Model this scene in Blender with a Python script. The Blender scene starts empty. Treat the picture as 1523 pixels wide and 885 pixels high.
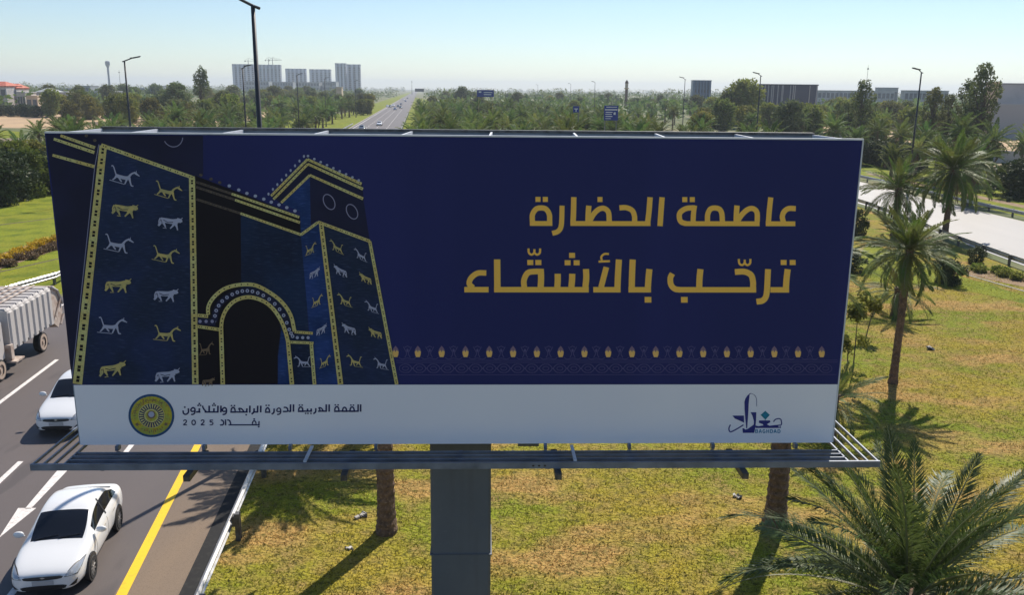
import bpy, bmesh, math, random
import numpy as np
from mathutils import Vector, Matrix
from mathutils.bvhtree import BVHTree
random.seed(7); rng = np.random.default_rng(7)
PI = math.pi; R = math.radians
SC = bpy.context.scene; COL = SC.collection

# ------------------------------------------------------------------ camera, sky, sun, exposure
F_PX, PITCH, ROLL, CAM_H = 1303.3, R(13.3855), R(0.607), 12.0     # photo is 1523 x 885
c_f = Vector((0, math.cos(PITCH), -math.sin(PITCH))); _u = Vector((0, math.sin(PITCH), math.cos(PITCH))); _r = Vector((1, 0, 0))
c_r = _r*math.cos(ROLL) + _u*math.sin(ROLL); c_u = -_r*math.sin(ROLL) + _u*math.cos(ROLL)
cd = bpy.data.cameras.new("camera"); cam = bpy.data.objects.new("camera", cd); COL.objects.link(cam)
cam.matrix_world = Matrix(((c_r.x, c_u.x, -c_f.x, 0), (c_r.y, c_u.y, -c_f.y, 0), (c_r.z, c_u.z, -c_f.z, CAM_H), (0, 0, 0, 1)))
cd.sensor_width = 36; cd.lens = 36*F_PX/1523; cd.clip_start = .1; cd.clip_end = 20000
SC.camera = cam
SUN_AZ, SUN_EL = R(24), R(46)            # azimuth right of the viewing direction (+Y)
w = bpy.data.worlds.new("World"); SC.world = w; w.use_nodes = True
nt = w.node_tree; nt.nodes.clear()
sky = nt.nodes.new('ShaderNodeTexSky'); sky.sky_type = 'NISHITA'; sky.sun_disc = False
sky.sun_elevation = SUN_EL; sky.sun_rotation = SUN_AZ
sky.air_density = 1.0; sky.dust_density = .1; sky.ozone_density = 2.5; sky.altitude = 40
bg = nt.nodes.new('ShaderNodeBackground'); bg.inputs[1].default_value = 0.071
ow = nt.nodes.new('ShaderNodeOutputWorld'); tint = nt.nodes.new('ShaderNodeMix'); tint.data_type = 'RGBA'; tint.blend_type = 'MULTIPLY'; tint.inputs[0].default_value = 1; tint.inputs[7].default_value = (.89, .95, 1.04, 1)
nt.links.new(sky.outputs[0], tint.inputs[6]); nt.links.new(tint.outputs[2], bg.inputs[0]); nt.links.new(bg.outputs[0], ow.inputs[0])
sl = bpy.data.lights.new("sun", 'SUN'); sl.energy = 3.85; sl.angle = R(.53); sl.color = (1, .93, .82)
so = bpy.data.objects.new("sun", sl); COL.objects.link(so)
sdir = Vector((math.sin(SUN_AZ)*math.cos(SUN_EL), math.cos(SUN_AZ)*math.cos(SUN_EL), math.sin(SUN_EL)))
so.rotation_euler = sdir.to_track_quat('Z', 'Y').to_euler(); so.location = (60, 60, 90)
SC.view_settings.view_transform = 'Standard'; SC.view_settings.look = 'None'
SC.view_settings.exposure = 0.70; SC.view_settings.gamma = 1.0
SC.render.engine = 'CYCLES'
SC.cycles.max_bounces = 6; SC.cycles.transparent_max_bounces = 6; SC.cycles.volume_bounces = 0

# ------------------------------------------------------------------ placing helpers
def ray(px, py): return c_f + c_r*((px-761.5)/F_PX) - c_u*((py-442.5)/F_PX)
def G(px, py, z=0.0):                    # the point of the level z seen at a place of the photograph
    d = ray(px, py); t = (z-CAM_H)/d.z; return Vector((0, 0, CAM_H)) + d*t
def XY(px, Y, z=6.0):                    # X of a thing at distance Y, height z, standing at photo column px
    X = 0
    for _ in range(4):
        v = Vector((X, Y, z-CAM_H)); dz = v.dot(c_f); x = 761.5+F_PX*v.dot(c_r)/dz; X += (px-x)*dz/F_PX
    return X
RS = .1055                               # the motorway runs along (-RS, 1); s is the offset across it
def RP(s, Y, z=0.0): return Vector((s-RS*Y, Y, z))
RDIR = Vector((-RS, 1, 0)).normalized(); RANG = math.atan2(RDIR.x, RDIR.y)   # heading

# ------------------------------------------------------------------ materials
def mat(name, color, rough=.7, metal=0, noise=None, spec=.5, bump=None, emit=None, transl=0, coat=0, rnd=0, obj_coords=False):
    """noise=(scale, color2, detail, lo, hi[, stretch]); bump=(scale, strength, dist)"""
    m = bpy.data.materials.new(name); m.use_nodes = True; n = m.node_tree; N = n.nodes; L = n.links
    b = N['Principled BSDF']; b.inputs['Roughness'].default_value = rough; b.inputs['Metallic'].default_value = metal
    b.inputs['Specular IOR Level'].default_value = spec
    if coat: b.inputs['Coat Weight'].default_value = coat; b.inputs['Coat Roughness'].default_value = .08
    col = None
    geo = N.new('ShaderNodeNewGeometry') if not obj_coords else None
    tc = N.new('ShaderNodeTexCoord') if obj_coords else None
    P = geo.outputs['Position'] if geo else tc.outputs['Object']
    if noise:
        ns = noise if isinstance(noise, list) else [noise]; prev = None
        for q in ns:
            sc, c2, det, lo, hi = q[:5]; src = P
            if len(q) > 5:
                mp = N.new('ShaderNodeMapping'); L.new(P, mp.inputs[0]); mp.inputs['Scale'].default_value = q[5]
                if len(q) > 6: mp.inputs['Rotation'].default_value = q[6]
                src = mp.outputs[0]
            t = N.new('ShaderNodeTexNoise'); t.inputs['Scale'].default_value = sc; t.inputs['Detail'].default_value = det; L.new(src, t.inputs[0])
            r = N.new('ShaderNodeMapRange'); r.inputs[1].default_value = lo; r.inputs[2].default_value = hi; L.new(t.outputs[0], r.inputs[0])
            x = N.new('ShaderNodeMix'); x.data_type = 'RGBA'; L.new(r.outputs[0], x.inputs[0])
            if prev is None: x.inputs[6].default_value = (*color, 1)
            else: L.new(prev, x.inputs[6])
            x.inputs[7].default_value = (*c2, 1); prev = x.outputs[2]
        col = prev
    if rnd:
        oi = N.new('ShaderNodeObjectInfo'); hs = N.new('ShaderNodeHueSaturation')
        r = N.new('ShaderNodeMapRange'); r.inputs[3].default_value = 1-rnd; r.inputs[4].default_value = 1+rnd; L.new(oi.outputs['Random'], r.inputs[0]); L.new(r.outputs[0], hs.inputs['Value'])
        r2 = N.new('ShaderNodeMapRange'); r2.inputs[3].default_value = .47; r2.inputs[4].default_value = .53
        mu = N.new('ShaderNodeMath'); mu.operation = 'FRACT'; m3 = N.new('ShaderNodeMath'); m3.operation = 'MULTIPLY'; m3.inputs[1].default_value = 7.3
        L.new(oi.outputs['Random'], m3.inputs[0]); L.new(m3.outputs[0], mu.inputs[0]); L.new(mu.outputs[0], r2.inputs[0]); L.new(r2.outputs[0], hs.inputs['Hue'])
        if col is None: hs.inputs['Color'].default_value = (*color, 1)
        else: L.new(col, hs.inputs['Color'])
        col = hs.outputs[0]
    if col is None: b.inputs['Base Color'].default_value = (*color, 1)
    else: L.new(col, b.inputs['Base Color'])
    if bump:
        t = N.new('ShaderNodeTexNoise'); t.inputs['Scale'].default_value = bump[0]; t.inputs['Detail'].default_value = 4; L.new(P, t.inputs[0])
        bp = N.new('ShaderNodeBump'); bp.inputs['Strength'].default_value = bump[1]; bp.inputs['Distance'].default_value = bump[2]; L.new(t.outputs[0], bp.inputs['Height']); L.new(bp.outputs[0], b.inputs['Normal'])
    if transl:
        tr = N.new('ShaderNodeBsdfTranslucent'); ms = N.new('ShaderNodeMixShader'); ms.inputs[0].default_value = transl
        if col is None: tr.inputs[0].default_value = (*[min(1, c*1.3) for c in color], 1)
        else: L.new(col, tr.inputs[0])
        L.new(b.outputs[0], ms.inputs[1]); L.new(tr.outputs[0], ms.inputs[2]); L.new(ms.outputs[0], N['Material Output'].inputs[0])
    return m

M = {}
M['ground'] = mat('ground', (.10, .115, .03), .95, noise=[(.02, (.24, .19, .10), 4, .45, .62), (.3, (.08, .11, .02), 5, .45, .7)])
M['dry'] = mat('dry_grass', (.34, .265, .034), .95, spec=.10, noise=[(.16, (.20, .235, .020), 6, .40, .58), (.22, (.44, .27, .09), 6, .50, .62, (1, 1.7, 1)),
               (1.3, (.30, .205, .07), 6, .45, .72), (5., (.085, .08, .02), 6, .50, .70), (13., (.07, .06, .02), 5, .56, .70), (22., (.48, .38, .11), 4, .57, .72)], bump=(9, 1., .12))
M['lawn'] = mat('lawn_grass', (.22, .25, .020), .95, spec=.12, noise=[(.12, (.22, .22, .022), 5, .4, .65), (.5, (.10, .14, .014), 5, .45, .7), (6., (.06, .085, .012), 4, .5, .8)], bump=(8, .8, .08))
M['blade'] = mat('grass_blade', (.42, .34, .05), .85, spec=.1, transl=.45, noise=[(.16, (.25, .30, .028), 6, .40, .58), (.22, (.52, .33, .12), 6, .50, .62, (1, 1.7, 1)), (9, (.15, .13, .035), 3, .45, .65)])
M['sand'] = mat('sand', (.50, .34, .18), .95, noise=[(.05, (.42, .28, .16), 4, .4, .6), (.8, (.36, .26, .16), 5, .5, .75)])
M['soil'] = mat('soil', (.30, .20, .11), .95, noise=(1.5, (.18, .11, .06), 5, .4, .65), bump=(6, .8, .1))
M['asphalt'] = mat('asphalt', (.130, .106, .098), .62, noise=[(.35, (.108, .09, .086), 5, .35, .65, (1, .07, 1), (0, 0, -.105)), (2.2, (.118, .098, .09), 6, .45, .75), (.9, (.088, .073, .069), 7, .60, .66, (1, .22, 1), (0, 0, -.105)), (60, (.09, .075, .07), 2, .45, .75)], bump=(50, .25, .01), spec=.4)
M['shoulder'] = mat('shoulder', (.225, .165, .115), .85, noise=[(.45, (.17, .132, .105), 5, .35, .65, (1, .15, 1), (0, 0, -.105)), (40, (.15, .11, .08), 2, .5, .75)], bump=(45, .3, .012), spec=.3)
M['darkstrip'] = mat('near_black_strip', (.010, .009, .009), .9, noise=(6, (.022, .02, .018), 4, .5, .7))
M['ramp'] = mat('pale_concrete', (.21, .19, .178), .50, noise=[(.3, (.18, .163, .153), 4, .4, .65, (1, .1, 1)), (8, (.20, .18, .165), 4, .5, .8)], spec=.5, bump=(30, .2, .01))
M['line'] = mat('road_paint_white', (.74, .69, .65), .6, noise=[(9, (.52, .46, .43), 5, .5, .75), (26, (.30, .26, .24), 5, .60, .72)])
M['yline'] = mat('road_paint_yellow', (.85, .52, .008), .55, noise=(9, (.62, .38, .02), 5, .55, .85))
M['kerb'] = mat('kerb_concrete', (.38, .35, .31), .85, noise=(3, (.27, .24, .21), 4, .4, .7))
M['galv'] = mat('galvanised_steel', (.56, .55, .54), .38, .75, noise=[(3, (.40, .39, .38), 5, .45, .7), (25, (.3, .28, .26), 4, .55, .8)])
M['galvdark'] = mat('weathered_steel', (.14, .135, .13), .55, .5, noise=(8, (.07, .065, .06), 4, .4, .7))
M['steel'] = mat('painted_grey_steel', (.19, .22, .28), .42, .1, noise=(2.5, (.105, .125, .165), 4, .35, .7))
M['steelw'] = mat('painted_pale_steel', (.62, .64, .68), .5, 0, noise=(4, (.5, .52, .55), 4, .45, .75))
M['column'] = mat('painted_grey_column', (.115, .13, .155), .5, .0, noise=[(1.2, (.095, .11, .135), 4, .35, .7), (.8, (.08, .085, .095), 6, .58, .75, (3, 3, .15)), (12, (.13, .145, .17), 5, .6, .8)], coat=0)
M['sheet'] = mat('back_sheet_metal', (.24, .29, .36), .5, .1, noise=(2, (.18, .22, .28), 4, .4, .7))
M['pole'] = mat('lamp_pole_paint', (.045, .045, .05), .5, .3)
M['polel'] = mat('lamp_pole_pale_paint', (.22, .21, .2), .5, .3)
M['trunk'] = mat('palm_bark', (.17, .105, .068), .95, noise=[(5, (.085, .055, .04), 5, .4, .65), (14, (.27, .18, .12), 4, .55, .75)], bump=(14, .8, .04), obj_coords=True)
M['bark'] = mat('tree_bark', (.11, .085, .065), .95, noise=(4, (.06, .045, .035), 5, .4, .65), bump=(8, .6, .03))
M['frond'] = mat('palm_frond', (.13, .185, .038), .55, spec=.3, transl=.38, rnd=.22, noise=(.9, (.16, .17, .05), 3, .45, .7))
M['frondf'] = mat('palm_frond_far', (.125, .185, .048), .6, spec=.2, transl=.40, rnd=.3, noise=(.5, (.19, .21, .065), 3, .45, .7))
M['frondb'] = mat('palm_frond_blue_green', (.082, .118, .030), .5, spec=.3, transl=.32, rnd=.12, noise=(1.1, (.08, .115, .035), 3, .45, .7))
M['rachis'] = mat('frond_stalk', (.17, .19, .08), .6, spec=.4, noise=(5, (.2, .19, .10), 3, .4, .6))
M['dead'] = mat('dead_frond', (.23, .155, .085), .8, transl=.2, noise=(5, (.14, .09, .05), 3, .4, .6))
M['leaf1'] = mat('leaf_olive', (.15, .185, .035), .7, spec=.15, transl=.45, rnd=.28, noise=(.5, (.22, .22, .05), 4, .4, .65))
M['leaf2'] = mat('leaf_grey_green', (.125, .155, .055), .7, spec=.15, transl=.42, rnd=.25, noise=(.4, (.17, .18, .075), 4, .4, .65))
M['leaf3'] = mat('leaf_dark', (.035, .055, .018), .6, spec=.3, transl=.22, rnd=.2, noise=(.8, (.06, .08, .02), 4, .4, .65))
M['leafy'] = mat('leaf_yellow_green', (.19, .195, .03), .7, spec=.2, transl=.35, rnd=.15, noise=(.7, (.09, .11, .025), 4, .4, .65))
M['flower'] = mat('yellow_flowers', (.62, .40, .02), .8, transl=.3, noise=(5, (.4, .3, .03), 3, .4, .65))
M['wpaint'] = mat('white_car_paint', (.76, .76, .76), .28, coat=.7)
M['glass'] = mat('dark_car_glass', (.008, .009, .012), .07, spec=.6)
M['blackp'] = mat('black_plastic', (.015, .015, .017), .45)
M['tyre'] = mat('tyre_rubber', (.02, .02, .021), .8)
M['rim'] = mat('alloy_rim', (.42, .41, .4), .3, .8)
M['lampg'] = mat('headlight_glass', (.45, .47, .5), .12, .3, coat=1)
M['redlamp'] = mat('tail_light', (.3, .02, .02), .25)
M['plate'] = mat('number_plate', (.42, .42, .43), .5)
M['trw'] = mat('truck_white_paint', (.50, .465, .44), .6, noise=[(2, (.5, .46, .43), 5, .5, .75), (9, (.42, .36, .31), 5, .62, .8)])
M['trrust'] = mat('truck_dirty_paint', (.50, .42, .36), .7, noise=(4, (.30, .20, .15), 5, .4, .7))
M['dusty'] = mat('dusty_rim', (.42, .32, .25), .8)
M['rubble'] = mat('rubble', (.62, .59, .55), .9, noise=(8, (.25, .22, .2), 3, .4, .7))

# ------------------------------------------------------------------ object helpers
def tag(o, label=None, cat=None, group=None, kind=None):
    if label: o['label'] = label
    if cat: o['category'] = cat
    if group: o['group'] = group
    if kind: o['kind'] = kind
    return o
def empty(name, loc=(0, 0, 0), rz=0, **k):
    o = bpy.data.objects.new(name, None); COL.objects.link(o); o.location = loc; o.rotation_euler = (0, 0, rz); o.empty_display_size = .3
    return tag(o, **k)
def meshdata(name, V, Fc, mats, smooth=False, mi=None):
    me = bpy.data.meshes.new(name); V = np.asarray(V, float).reshape(-1, 3)
    me.from_pydata(V.tolist(), [], Fc if isinstance(Fc, list) else np.asarray(Fc).tolist())
    for m in (mats if isinstance(mats, (list, tuple)) else [mats]): me.materials.append(m)
    if mi is not None: me.polygons.foreach_set('material_index', np.asarray(mi, dtype=np.int32))
    if smooth: me.polygons.foreach_set('use_smooth', [True]*len(me.polygons))
    me.update(); return me
def link(name, me, parent=None, loc=None, rz=None, **k):
    o = bpy.data.objects.new(name, me); COL.objects.link(o)
    if parent is not None: o.parent = parent
    if loc is not None: o.location = loc
    if rz is not None: o.rotation_euler = (0, 0, rz)
    return tag(o, **k)
class MB:
    def __init__(s): s.v = []; s.f = []; s.mi = []
    def add(s, V, Fc, mi=0):
        b = len(s.v); s.v += [tuple(map(float, p)) for p in V]; s.f += [tuple(int(i)+b for i in f) for f in Fc]; s.mi += [mi]*len(Fc)
    def box(s, a, b, mi=0, mtx=None):
        x0, y0, z0 = a; x1, y1, z1 = b
        V = [Vector(p) for p in ((x0, y0, z0), (x1, y0, z0), (x1, y1, z0), (x0, y1, z0), (x0, y0, z1), (x1, y0, z1), (x1, y1, z1), (x0, y1, z1))]
        if mtx is not None: V = [mtx @ p for p in V]
        s.add(V, [(0, 3, 2, 1), (4, 5, 6, 7), (0, 1, 5, 4), (1, 2, 6, 5), (2, 3, 7, 6), (3, 0, 4, 7)], mi)
    def tube(s, pts, r, n=8, mi=0, cap=True):
        pts = [Vector(p) for p in pts]; rr = r if isinstance(r, (list, tuple)) else [r]*len(pts); V = []; Fc = []
        for i, p in enumerate(pts):
            d = (pts[min(i+1, len(pts)-1)]-pts[max(i-1, 0)]).normalized()
            a = Vector((0, 0, 1)) if abs(d.z) < .9 else Vector((1, 0, 0)); u = d.cross(a).normalized(); v = d.cross(u)
            for k in range(n): V.append(p+(u*math.cos(2*PI*k/n)+v*math.sin(2*PI*k/n))*rr[i])
        for i in range(len(pts)-1):
            for k in range(n): Fc.append((i*n+k, i*n+(k+1) % n, (i+1)*n+(k+1) % n, (i+1)*n+k))
        if cap: Fc += [tuple(range(n))[::-1], tuple(range((len(pts)-1)*n, len(pts)*n))]
        s.add(V, Fc, mi)
    def me(s, name, mats, smooth=False): return meshdata(name, s.v, s.f, mats, smooth, s.mi)
    def obj(s, name, mats, parent=None, smooth=False, **k): return link(name, s.me(name, mats, smooth), parent, **k)
def sheet(name, pts, z, m, cat=None, **k):
    me = meshdata(name, [(p[0], p[1], z) for p in pts], [tuple(range(len(pts)))], m)
    if me.polygons[0].normal.z < 0: me.flip_normals()
    return link(name, me, **k)
def copy_tree(o, parent=None):
    c = o.copy(); COL.objects.link(c); c.parent = parent
    for ch in list(o.children): copy_tree(ch, c)
    return c

# ------------------------------------------------------------------ the setting: ground, lawns, roads
sheet('ground', [(-5500, -200), (5500, -200), (5500, 8500), (-5500, 8500)], 0, M['ground'], kind='structure')
sheet('dry_lawn', [RP(-5.6, -10), (60, -10), (38.0, 30), (35.6, 58), (36.2, 75), (37.6, 92), (36.2, 112), RP(22, 140), RP(-5.6, 140)], .004, M['dry'], kind='structure')
sheet('left_lawn', [RP(-21.2, -10), RP(-21.2, 300), RP(-36, 420), RP(-60, 300), RP(-47, 110), RP(-43, 80), RP(-43, -10)], .004, M['lawn'], kind='structure')
sheet('far_verge_lawn', [RP(-21.2, 300), RP(-21.2, 2500), RP(-30, 2500), RP(-36, 420)], .004, M['lawn'], kind='structure')
sheet('median_lawn', [RP(-5.2, 140), RP(22, 140), RP(24, 700), RP(-5.2, 1200)], .004, M['lawn'], kind='structure')
sheet('right_lawn', [(52.5, 60), (51.0, 100), (51.5, 150), (47, 240), (60, 240), (78, 165), (84, 100), (75, 60)], .004, M['lawn'], kind='structure')
sheet('green_lawn', [G(1523, 440), G(1410, 405), G(1290, 360), G(1270, 395), G(1300, 420), G(1420, 428), G(1523, 452)], .008, M['lawn'], kind='structure')
sheet('left_park_lawn', [RP(-104, 231), RP(-93, 207), RP(-72, 150), RP(-100, 160), RP(-150, 190), RP(-190, 230), RP(-150, 260)], .004, M['lawn'], kind='structure')
sheet('park_road', [RP(-84.5, 191), RP(-66, 145), RP(-95, 140), RP(-170, 175), RP(-210, 215), RP(-170, 200), RP(-120, 185), RP(-91, 203)], .010, M['shoulder'], kind='structure')
sheet('sandy_field', [RP(-62, 240), RP(-62, 520), RP(-120, 620), RP(-190, 470), RP(-330, 420), RP(-330, 260), RP(-190, 245), RP(-120, 250)], .006, M['sand'], kind='structure')
sheet('right_sandy_field', [(88, 130), (96, 330), (420, 330), (420, 90), (110, 90)], .006, M['sand'], kind='structure')
# motorway
sheet('road', [RP(-7.4, -20), RP(-7.55, 26), RP(-7.9, 45), RP(-7.9, 120), RP(-5.7, 150), RP(-5.7, 3500), RP(-20.9, 3500), RP(-20.9, -20)], .020, M['asphalt'], kind='structure')
sheet('dark_edge_strip', [RP(-5.98, -20), RP(-5.6, -20), RP(-5.6, 150), RP(-5.98, 150)], .018, M['darkstrip'], kind='structure')  # near-black strip between the shoulder and the guardrail
sheet('road_shoulder', [RP(-5.96, -20), RP(-5.96, 150), RP(-8.3, 150), RP(-8.3, 45), RP(-7.9, 26), RP(-7.6, -20)], .014, M['shoulder'], kind='structure')
sheet('edge_line', [RP(-7.18, 5), RP(-7.22, 18.9), RP(-7.55, 26.1), RP(-7.9, 34), RP(-7.9, 130), RP(-8.1, 130), RP(-8.12, 34), RP(-7.8, 26.1), RP(-7.48, 18.9), RP(-7.44, 5)], .026, M['yline'], kind='structure')
sheet('edge_line', [RP(-20.0, 5), RP(-20.0, 900), RP(-20.2, 900), RP(-20.2, 5)], .026, M['line'], kind='structure')
mb = MB()
for s, y0 in ((-16.35, 31.6), (-13.15, 20.7), (-10.0, 27.3)):
    y = y0-36
    while y < 500:
        if y > 4:
            c = [RP(s-.09, y), RP(s+.09, y), RP(s+.09, y+5.8), RP(s-.09, y+5.8)]
            mb.add([(p.x, p.y, .026) for p in c], [(0, 1, 2, 3)])
        y += 12
mb.obj('lane_dashes', M['line'], kind='structure')
a0, a1 = G(92, 692, .026), G(108, 692, .026); b0, b1 = G(37, 757, .026), G(46, 757, .026)
h0, h1, tip = G(27, 756, .026), G(54, 756, .026), G(-2, 801, .026)
mb = MB(); mb.add([a1, a0, b0, b1], [(0, 1, 2, 3)]); mb.add([h0, tip, h1], [(0, 1, 2)]); mb.obj('lane_arrow', M['line'], kind='structure')
# kerb on the far side of the motorway
mb = MB()
for y in np.arange(60, 1200, 20):
    p, q = RP(-20.95, y), RP(-20.95, y+19.97); a, b = RP(-21.25, y), RP(-21.25, y+19.97)
    mb.add([(*p.xy, 0), (*q.xy, 0), (*b.xy, 0), (*a.xy, 0), (*p.xy, .14), (*q.xy, .14), (*b.xy, .14), (*a.xy, .14)], [(4, 5, 6, 7), (0, 4, 7, 3), (1, 2, 6, 5), (0, 1, 5, 4), (3, 7, 6, 2)])
mb.obj('kerb', M['kerb'], kind='structure')
# the second carriageway on the right
RL = [(36.6, 40), (36.8, 62), (37.1, 70), (38.6, 93), (37.6, 125), (33.5, 190), (26, 280), (-8, 640)]
RR = [(51.4, 60), (49.6, 84), (48.5, 100), (48.2, 118), (46.5, 145), (42.5, 200), (36, 280), (4, 640)]
sheet('second_road', RL+[(53.6, 40)][:0]+RR[::-1]+[(54.5, 40)], .020, M['ramp'], kind='structure')
# flower bed borders and long thin shadows painted as dark strips across the left lawn
def strip(name, A, B, wd, z, m, **k):
    A = Vector(A); B = Vector(B); n = Vector((-(B-A).y, (B-A).x, 0)).normalized()*wd/2
    return sheet(name, [A-n, B-n, B+n, A+n], z, m, **k)
strip('soil_strip', G(-60, 408), G(100, 356), 3.2, .008, M['soil'], kind='structure')
strip('lawn_shadow_strip', G(-60, 418), G(100, 382), .22, .012, M['bark'], kind='structure')
strip('lawn_shadow_strip', G(-60, 342), G(100, 322), .3, .012, M['bark'], kind='structure')
strip('soil_strip', G(1440, 403), G(1560, 428), 2.6, .012, M['soil'], kind='structure')
strip('path_edging', G(1420, 404), G(1560, 444), .16, .03, M['kerb'], kind='structure')
strip('soil_strip', G(1292, 258), G(1545, 312), 1.6, .010, M['soil'], kind='structure')

# ------------------------------------------------------------------ grass blades (uncountable)
def blades(name, n, poly_fn, size, m, seed):
    g = np.random.default_rng(seed); P = poly_fn(g, n)
    a = g.uniform(0, 2*PI, len(P)); s = size*g.uniform(.5, 1.5, len(P)); t = g.normal(0, .8, (len(P), 2))
    dx = np.cos(a)*s*.28; dy = np.sin(a)*s*.28
    V = np.zeros((len(P), 3, 3)); V[:, 0] = np.c_[P[:, 0]-dx, P[:, 1]-dy, np.zeros(len(P))]; V[:, 1] = np.c_[P[:, 0]+dx, P[:, 1]+dy, np.zeros(len(P))]
    V[:, 2] = np.c_[P[:, 0]+t[:, 0]*s, P[:, 1]+t[:, 1]*s, s]
    me = bpy.data.meshes.new(name); N = len(P)
    me.vertices.add(3*N); me.vertices.foreach_set('co', V.ravel()); me.loops.add(3*N); me.loops.foreach_set('vertex_index', np.arange(3*N, dtype=np.int32))
    me.polygons.add(N); me.polygons.foreach_set('loop_start', np.arange(0, 3*N, 3, dtype=np.int32)); me.polygons.foreach_set('loop_total', np.full(N, 3, dtype=np.int32)); me.materials.append(m); me.update(); me.validate()
    return link(name, me)
def reg_near(g, n):
    Y = 15.5+g.random(n)**1.5*45; X = g.uniform(-11, 36, n)
    k = (X+RS*Y > -5.55) & (X < 33+0*Y) & (X < .62*Y+1); X, Y = X[k], Y[k]
    c = np.sin(X*1.9+np.sin(Y*1.3)*2)*np.sin(Y*2.3+np.sin(X*1.7)*2)+np.sin(X*.5)*np.sin(Y*.6)*.6; k = c > g.uniform(-1.6, .6, len(X))
    return np.c_[X, Y][k]
tag(blades('grass', 380000, reg_near, .055, M['blade'], 3), 'dry yellow-green grass growing on the open ground under the billboard', 'grass', kind='stuff')

# ------------------------------------------------------------------ guardrails
def rail_panel_me(L):
    prof = [(0, .42), (-.06, .47), (-.06, .53), (.01, .58), (.01, .62), (-.06, .67), (-.06, .73), (0, .78)]
    V = []; Fc = []; n = len(prof)
    for y in (0, L): V += [(x, y, z) for x, z in prof]
    for y in (0, L): V += [(x+.012, y, z) for x, z in prof]
    for i in range(n-1): Fc += [(i, i+1, n+i+1, n+i), (2*n+i, 3*n+i, 3*n+i+1, 2*n+i+1)]
    Fc += [(n-1, 3*n-1, 4*n-1, 2*n-1), (0, n, 3*n, 2*n)]
    return meshdata('rail_panel', V, Fc, M['galv'])
PAN = rail_panel_me(3.99)
pb = MB(); pb.box((.10, -.05, 0), (.20, .05, .80)); pb.box((.09, -.09, 0), (.22, -.05, .80)); pb.box((.09, .05, 0), (.22, .09, .80)); POST = pb.me('post', M['galvdark'])
pb = MB(); pb.box((.015, -.10, .44), (.089, .10, .74)); pb.box((.013, -.02, .58), (.014, .02, .63)); BLK = pb.me('block', M['galvdark'])
def guardrail(pts, side, label, y_max_parts=1e9):
    """pts: centre line, 4 m panels; side=+1 posts to the right of travel direction"""
    root = empty('guardrail', (*pts[0][:2], 0), label=label, cat='guardrail', group='guardrails beside the roads')
    P = [Vector((p[0], p[1], 0)) for p in pts]; o0 = P[0].copy(); far = MB()
    seg = 0; pos = P[0].copy(); acc = []
    for a, b in zip(P[:-1], P[1:]):
        L = (b-a).length; nn = max(1, round(L/4)); 
        for i in range(nn): acc.append((a+(b-a)*i/nn, b-a, L/nn))
    for i, (p, d, l) in enumerate(acc):
        rz = math.atan2(-d.x, d.y)
        if i < 34:
            o = link('rail_panel', PAN, root, p-o0, rz); o.scale = (side, l/4, 1)
            link('post', POST, root, p-o0, rz).scale = (side, 1, 1); link('block', BLK, root, p-o0, rz).scale = (side, 1, 1)
        else:
            mt = Matrix.Translation(p-o0) @ Matrix.Rotation(rz, 4, 'Z') @ Matrix.Diagonal((side, 1, 1, 1))
            far.box((-.05, 0, .42), (.012, l*.998, .78), 0, mt); far.box((.10, -.05, 0), (.2, .05, .7), 0, mt)
    if far.v: far.obj('far_rail', M['galv'], root, kind='stuff')
    return root
_pc = G(347, 790)
guardrail([RP(-5.22, _pc.y-12.4), RP(-5.22, _pc.y+419.6)], 1, 'long W-beam guardrail along the right shoulder of the motorway, beside the yellow line')
guardrail([RP(-25.3, 44.0), RP(-22.4, 52.5), RP(-21.7, 90), RP(-21.7, 290)], -1, 'guardrail across the motorway behind the white truck, its bent end turned out')
guardrail([(p[0]-.9, p[1]) for p in RL[:6]], -1, 'guardrail on the near side of the pale second road, behind the round shrub')
guardrail([(p[0]+.9, p[1]) for p in RR[:6]], 1, 'guardrail on the far side of the pale second road, in front of the green lawn')

# ------------------------------------------------------------------ the billboard
BW, BT, BZ0, BZ1 = 14.679, 2.15, 5.252, 11.155; BYAW = .0348
b_loc = Vector((-.967, 16.0, 0))+Vector((-math.sin(BYAW), math.cos(BYAW), 0))*BT/2
board = empty('billboard', b_loc, BYAW, label='huge navy billboard with gold Arabic lettering and a gate picture on one thick column', cat='billboard')
YF = -BT/2
def homog(src, dst):
    A = []
    for (x, y), (u, v) in zip(src, dst):
        A += [[x, y, 1, 0, 0, 0, -u*x, -u*y, -u], [0, 0, 0, x, y, 1, -v*x, -v*y, -v]]
    return np.linalg.svd(np.array(A, float))[2][-1].reshape(3, 3)
HM = homog([(68.2, 199.8), (1285.9, 208.1), (1236.4, 658), (116, 661)], [(-BW/2, BZ1), (BW/2, BZ1), (BW/2, BZ0), (-BW/2, BZ0)])
def bp(p, y):
    q = HM @ np.array([p[0], p[1], 1.0]); return (q[0]/q[2], y, q[1]/q[2])
ZB = bp((680, 572.4), 0)[2]
def ink(name, c, r=.6, noise=None): return mat(name, c, r, noise=noise, spec=.12, obj_coords=True)
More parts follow.
